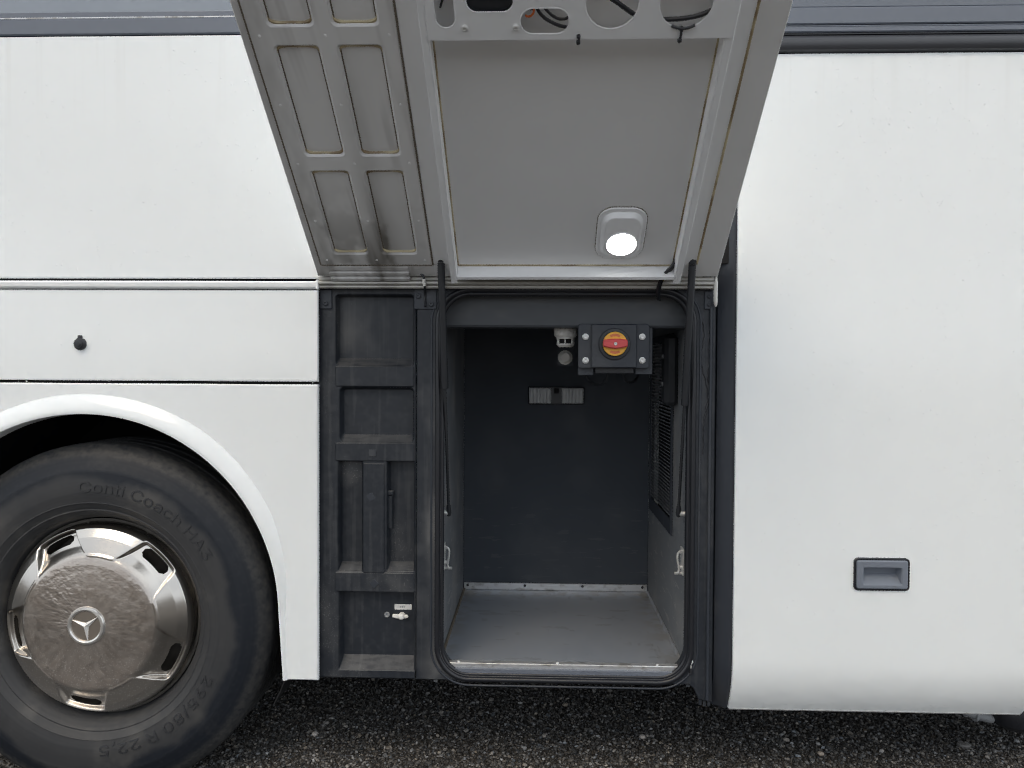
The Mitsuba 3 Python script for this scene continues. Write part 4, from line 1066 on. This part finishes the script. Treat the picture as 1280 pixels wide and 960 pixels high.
def cover():
    nr, na = 150, 720
    r = np.r_[np.linspace(0.0, 0.18, 50), np.linspace(0.182, 0.2945, 100)]
    a = np.arange(na) * 2 * math.pi / na
    R, A = np.meshgrid(r, a, indexing='ij')
    base = np.interp(R, [0, 0.05, 0.10, 0.15, 0.185, 0.200, 0.208, 0.216, 0.235, 0.272, 0.274, 0.282, 0.290, 0.2945], [0.105, 0.1045, 0.1025, 0.0985, 0.0945, 0.0915, 0.0875, 0.0805, 0.0610, 0.0340, 0.0270, 0.0300, 0.0320, 0.0260])
    # smooth the profile
    from scipy.ndimage import gaussian_filter1d, gaussian_filter
    base = np.repeat(gaussian_filter1d(base[:, :1], 1.6, axis=0, mode='nearest'), na, 1)
    lobe_c = math.radians(81)
    ph = np.degrees((A - lobe_c + math.pi / 5) % (2 * math.pi / 5) - math.pi / 5)
    rin = 0.206 + 0.078 * np.clip((np.abs(ph) - 8) / 15.5, 0, 1) ** 2.2
    dist = (R - rin)
    mask = 1 / (1 + np.exp(-np.clip(dist / 0.0016, -40, 40)))
    mask *= np.clip((24.2 - np.abs(ph)) / 1.8, 0, 1)
    lobe = np.interp(R, [0.18, 0.206, 0.26, 0.284, 0.291, 0.2945], [0.0955, 0.0900, 0.0660, 0.0500, 0.0400, 0.0262])
    H = base * (1 - mask) + np.maximum(lobe, base + 0.0045 * np.clip((0.288 - R) / 0.01, 0, 1)) * mask
    # between the lobes the outer ring stands up to the same lip
    lip = np.interp(R, [0.270, 0.277, 0.283, 0.2895, 0.2945], [0, 0.60, 1, 1, 0]) * 0.012 * (1 - mask)
    H = H + lip
    H = gaussian_filter(H, (0.6, 1.2), mode=('nearest', 'wrap'))
    slot = (np.abs(ph) > 25.4) & (R > 0.2445) & (R < 0.2735) & ((np.abs(ph) - 25.4) > 2.6 * np.clip(1 - (0.2735 - R) / 0.008, 0, 1)) & ((np.abs(ph) - 25.4) > 2.6 * np.clip(1 - (R - 0.2445) / 0.008, 0, 1))
    H = H + 0.016
    V = np.stack([R * np.cos(A), R * np.sin(A), H], -1).reshape(-1, 3)
    k, i = np.meshgrid(np.arange(nr - 1), np.arange(na), indexing='ij')
    keep = ~(slot[:-1] | slot[1:]).ravel()
    keep2 = ~(slot[:-1] & slot[1:]).ravel()
    q = [k * na + i, k * na + (i + 1) % na, (k + 1) * na + (i + 1) % na, (k + 1) * na + i]
    q = np.stack([x.ravel() for x in q], 1)[keep2]
    F = np.vstack([q[:, [0, 2, 1]], q[:, [0, 3, 2]]])
    m = tri(V, F); m.merge_vertices(); m.update_faces(m.nondegenerate_faces()); m.remove_unreferenced_vertices()
    return put(tri(m.vertices, m.faces), WM)


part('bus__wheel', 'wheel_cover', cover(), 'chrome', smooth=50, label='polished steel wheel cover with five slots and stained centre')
# valve bump and emblem
EM = WM @ np.diag([1.19, 1.19, 1.0, 1.0]) @ frame([0, 0, 0.1200], [1, 0, 0], [0, 1, 0], [0, 0, 1])
part('bus__wheel', 'emblem', cat(lathe([(0.0495, -0.002), (0.0490, 0.003), (0.0460, 0.0075), (0.0420, 0.0082), (0.0385, 0.006), (0.0378, 0.002)], EM, 64), ), 'emblem_metal', label='round badge with a three pointed star')
part('bus__wheel', 'emblem_dish', lathe([(0.0380, 0.0022), (0.02, 0.0026), (0, 0.0028)], EM, 48), 'dish_metal')
star = []
for a in (40, 160, 280):
    t = math.radians(a - 3)
    d, n_ = np.array([math.cos(t), math.sin(t)]), np.array([-math.sin(t), math.cos(t)])
    tipp, l, rr2 = d * 0.0385, n_ * 0.0062, -n_ * 0.0062
    back = -d * 0.0036
    V = [[*tipp, 0.0055], [*(l * 1.15), 0.0034], [*(rr2 * 1.15), 0.0034], [0, 0, 0.0115], [*tipp, 0.0024], [*(l * 1.15), 0.0], [*(rr2 * 1.15), 0.0]]
    star.append(tri(V, [[0, 1, 3], [2, 0, 3], [1, 0, 4], [1, 4, 5], [0, 2, 6], [0, 6, 4]]))
part('bus__wheel', 'star', put(cat(*star), EM), 'star_metal', smooth=False)
# cover clips round the rim
for a in (62, 100, 28, 8):
    t = math.radians(a)
    part('bus__wheel', 'cover_clip', box(-0.006, 0.006, -0.0016, 0.0016, 0.018, 0.024, 0.0005, WM @ frame([0.2985 * math.cos(t), 0.2985 * math.sin(t), 0], [math.cos(t), math.sin(t), 0], [-math.sin(t), math.cos(t), 0], [0, 0, 1])), 'rim_steel')

# ------------------------------------------------------------------ under the right end
pts = [at(u, v, 0.30) for u, v in ((1165, 880), (1203, 887), (1222, 893), (1240, 898))]
part('bus', 'chassis_arm', cat(tube(pts, [0.012, 0.014, 0.018, 0.016], 12), tube([pts[2] + [-0.012, 0, 0.0], pts[2] + [-0.004, 0, -0.001]], 0.022, 12)), 'grey_plastic')
part('bus', 'air_bellows', lathe([(0.0, -0.05), (0.05, -0.048), (0.070, -0.03), (0.075, 0.0), (0.068, 0.03), (0.05, 0.045), (0.048, 0.12)], frame(at(1267, 889, 0.30), [1, 0, 0], [0, 1, 0], [0, 0, 1]), 32), 'black_rubber')

# ------------------------------------------------------------------ rain on the paint
dome = trimesh.creation.icosphere(1, 1.0)
dv = np.array(dome.vertices)
g = np.random.default_rng(11)


def drops(n, x0, x1, z0, z1, ok):
    x, z = g.uniform(x0, x1, n), g.uniform(z0, z1, n)
    cl = meshkit.fbm(np.c_[x * 3.1, z * 3.1, x * 0 + 2], 3, 4)
    keep = (g.uniform(0, 1, n) < np.clip((cl - 0.30) * 2.6, 0.05, 1)) & ok(x, z)
    x, z = x[keep], z[keep]
    r = np.exp(g.normal(math.log(0.00150), 0.42, len(x))).clip(0.0006, 0.0026)
    P = np.stack([x, np.zeros(len(x)), z], 1)
    V = dv[None] * np.stack([r, r * 0.6, r * g.uniform(0.9, 1.3, len(r))], 1)[:, None] + P[:, None]
    F = (dome.faces[None] + len(dv) * np.arange(len(x))[:, None, None]).reshape(-1, 3)
    return V.reshape(-1, 3), F


def ok_left(x, z):
    inf = (z < z_gap1 - 0.004) & (z > z_gap0 - 0.006)
    rl = (z > z_rail0 - 0.01) & (z < z_waist + 0.006)
    return ~inf & ~rl & (np.hypot(x - AX, z - AZ) > AR + 0.07) & ~((np.abs(x - AX) < AR + 0.06) & (z < AZ)) & ((x < BX0 - 0.006) | (z > z_waist + 0.01))


def ok_right(x, z):
    return ~((x > q0[0] - 0.01) & (x < q1[0] + 0.01) & (z > q0[1] - 0.01) & (z < q1[1] + 0.01))


A = drops(3600, -1.9, BX0 + 0.02, z_bot + 0.02, z_top - 0.01, ok_left)
B = drops(3200, BX1 + 0.01, 1.50, 0.565, zr_top - 0.01, ok_right)
scene['raindrops'] = mikit.ply(tri(np.vstack([A[0], B[0]]), np.vstack([A[1], B[1] + len(A[0])])), 'water', smooth=True)
labels['raindrops'] = {'label': 'fine raindrops clinging to the white paint', 'category': 'raindrops', 'kind': 'stuff'}
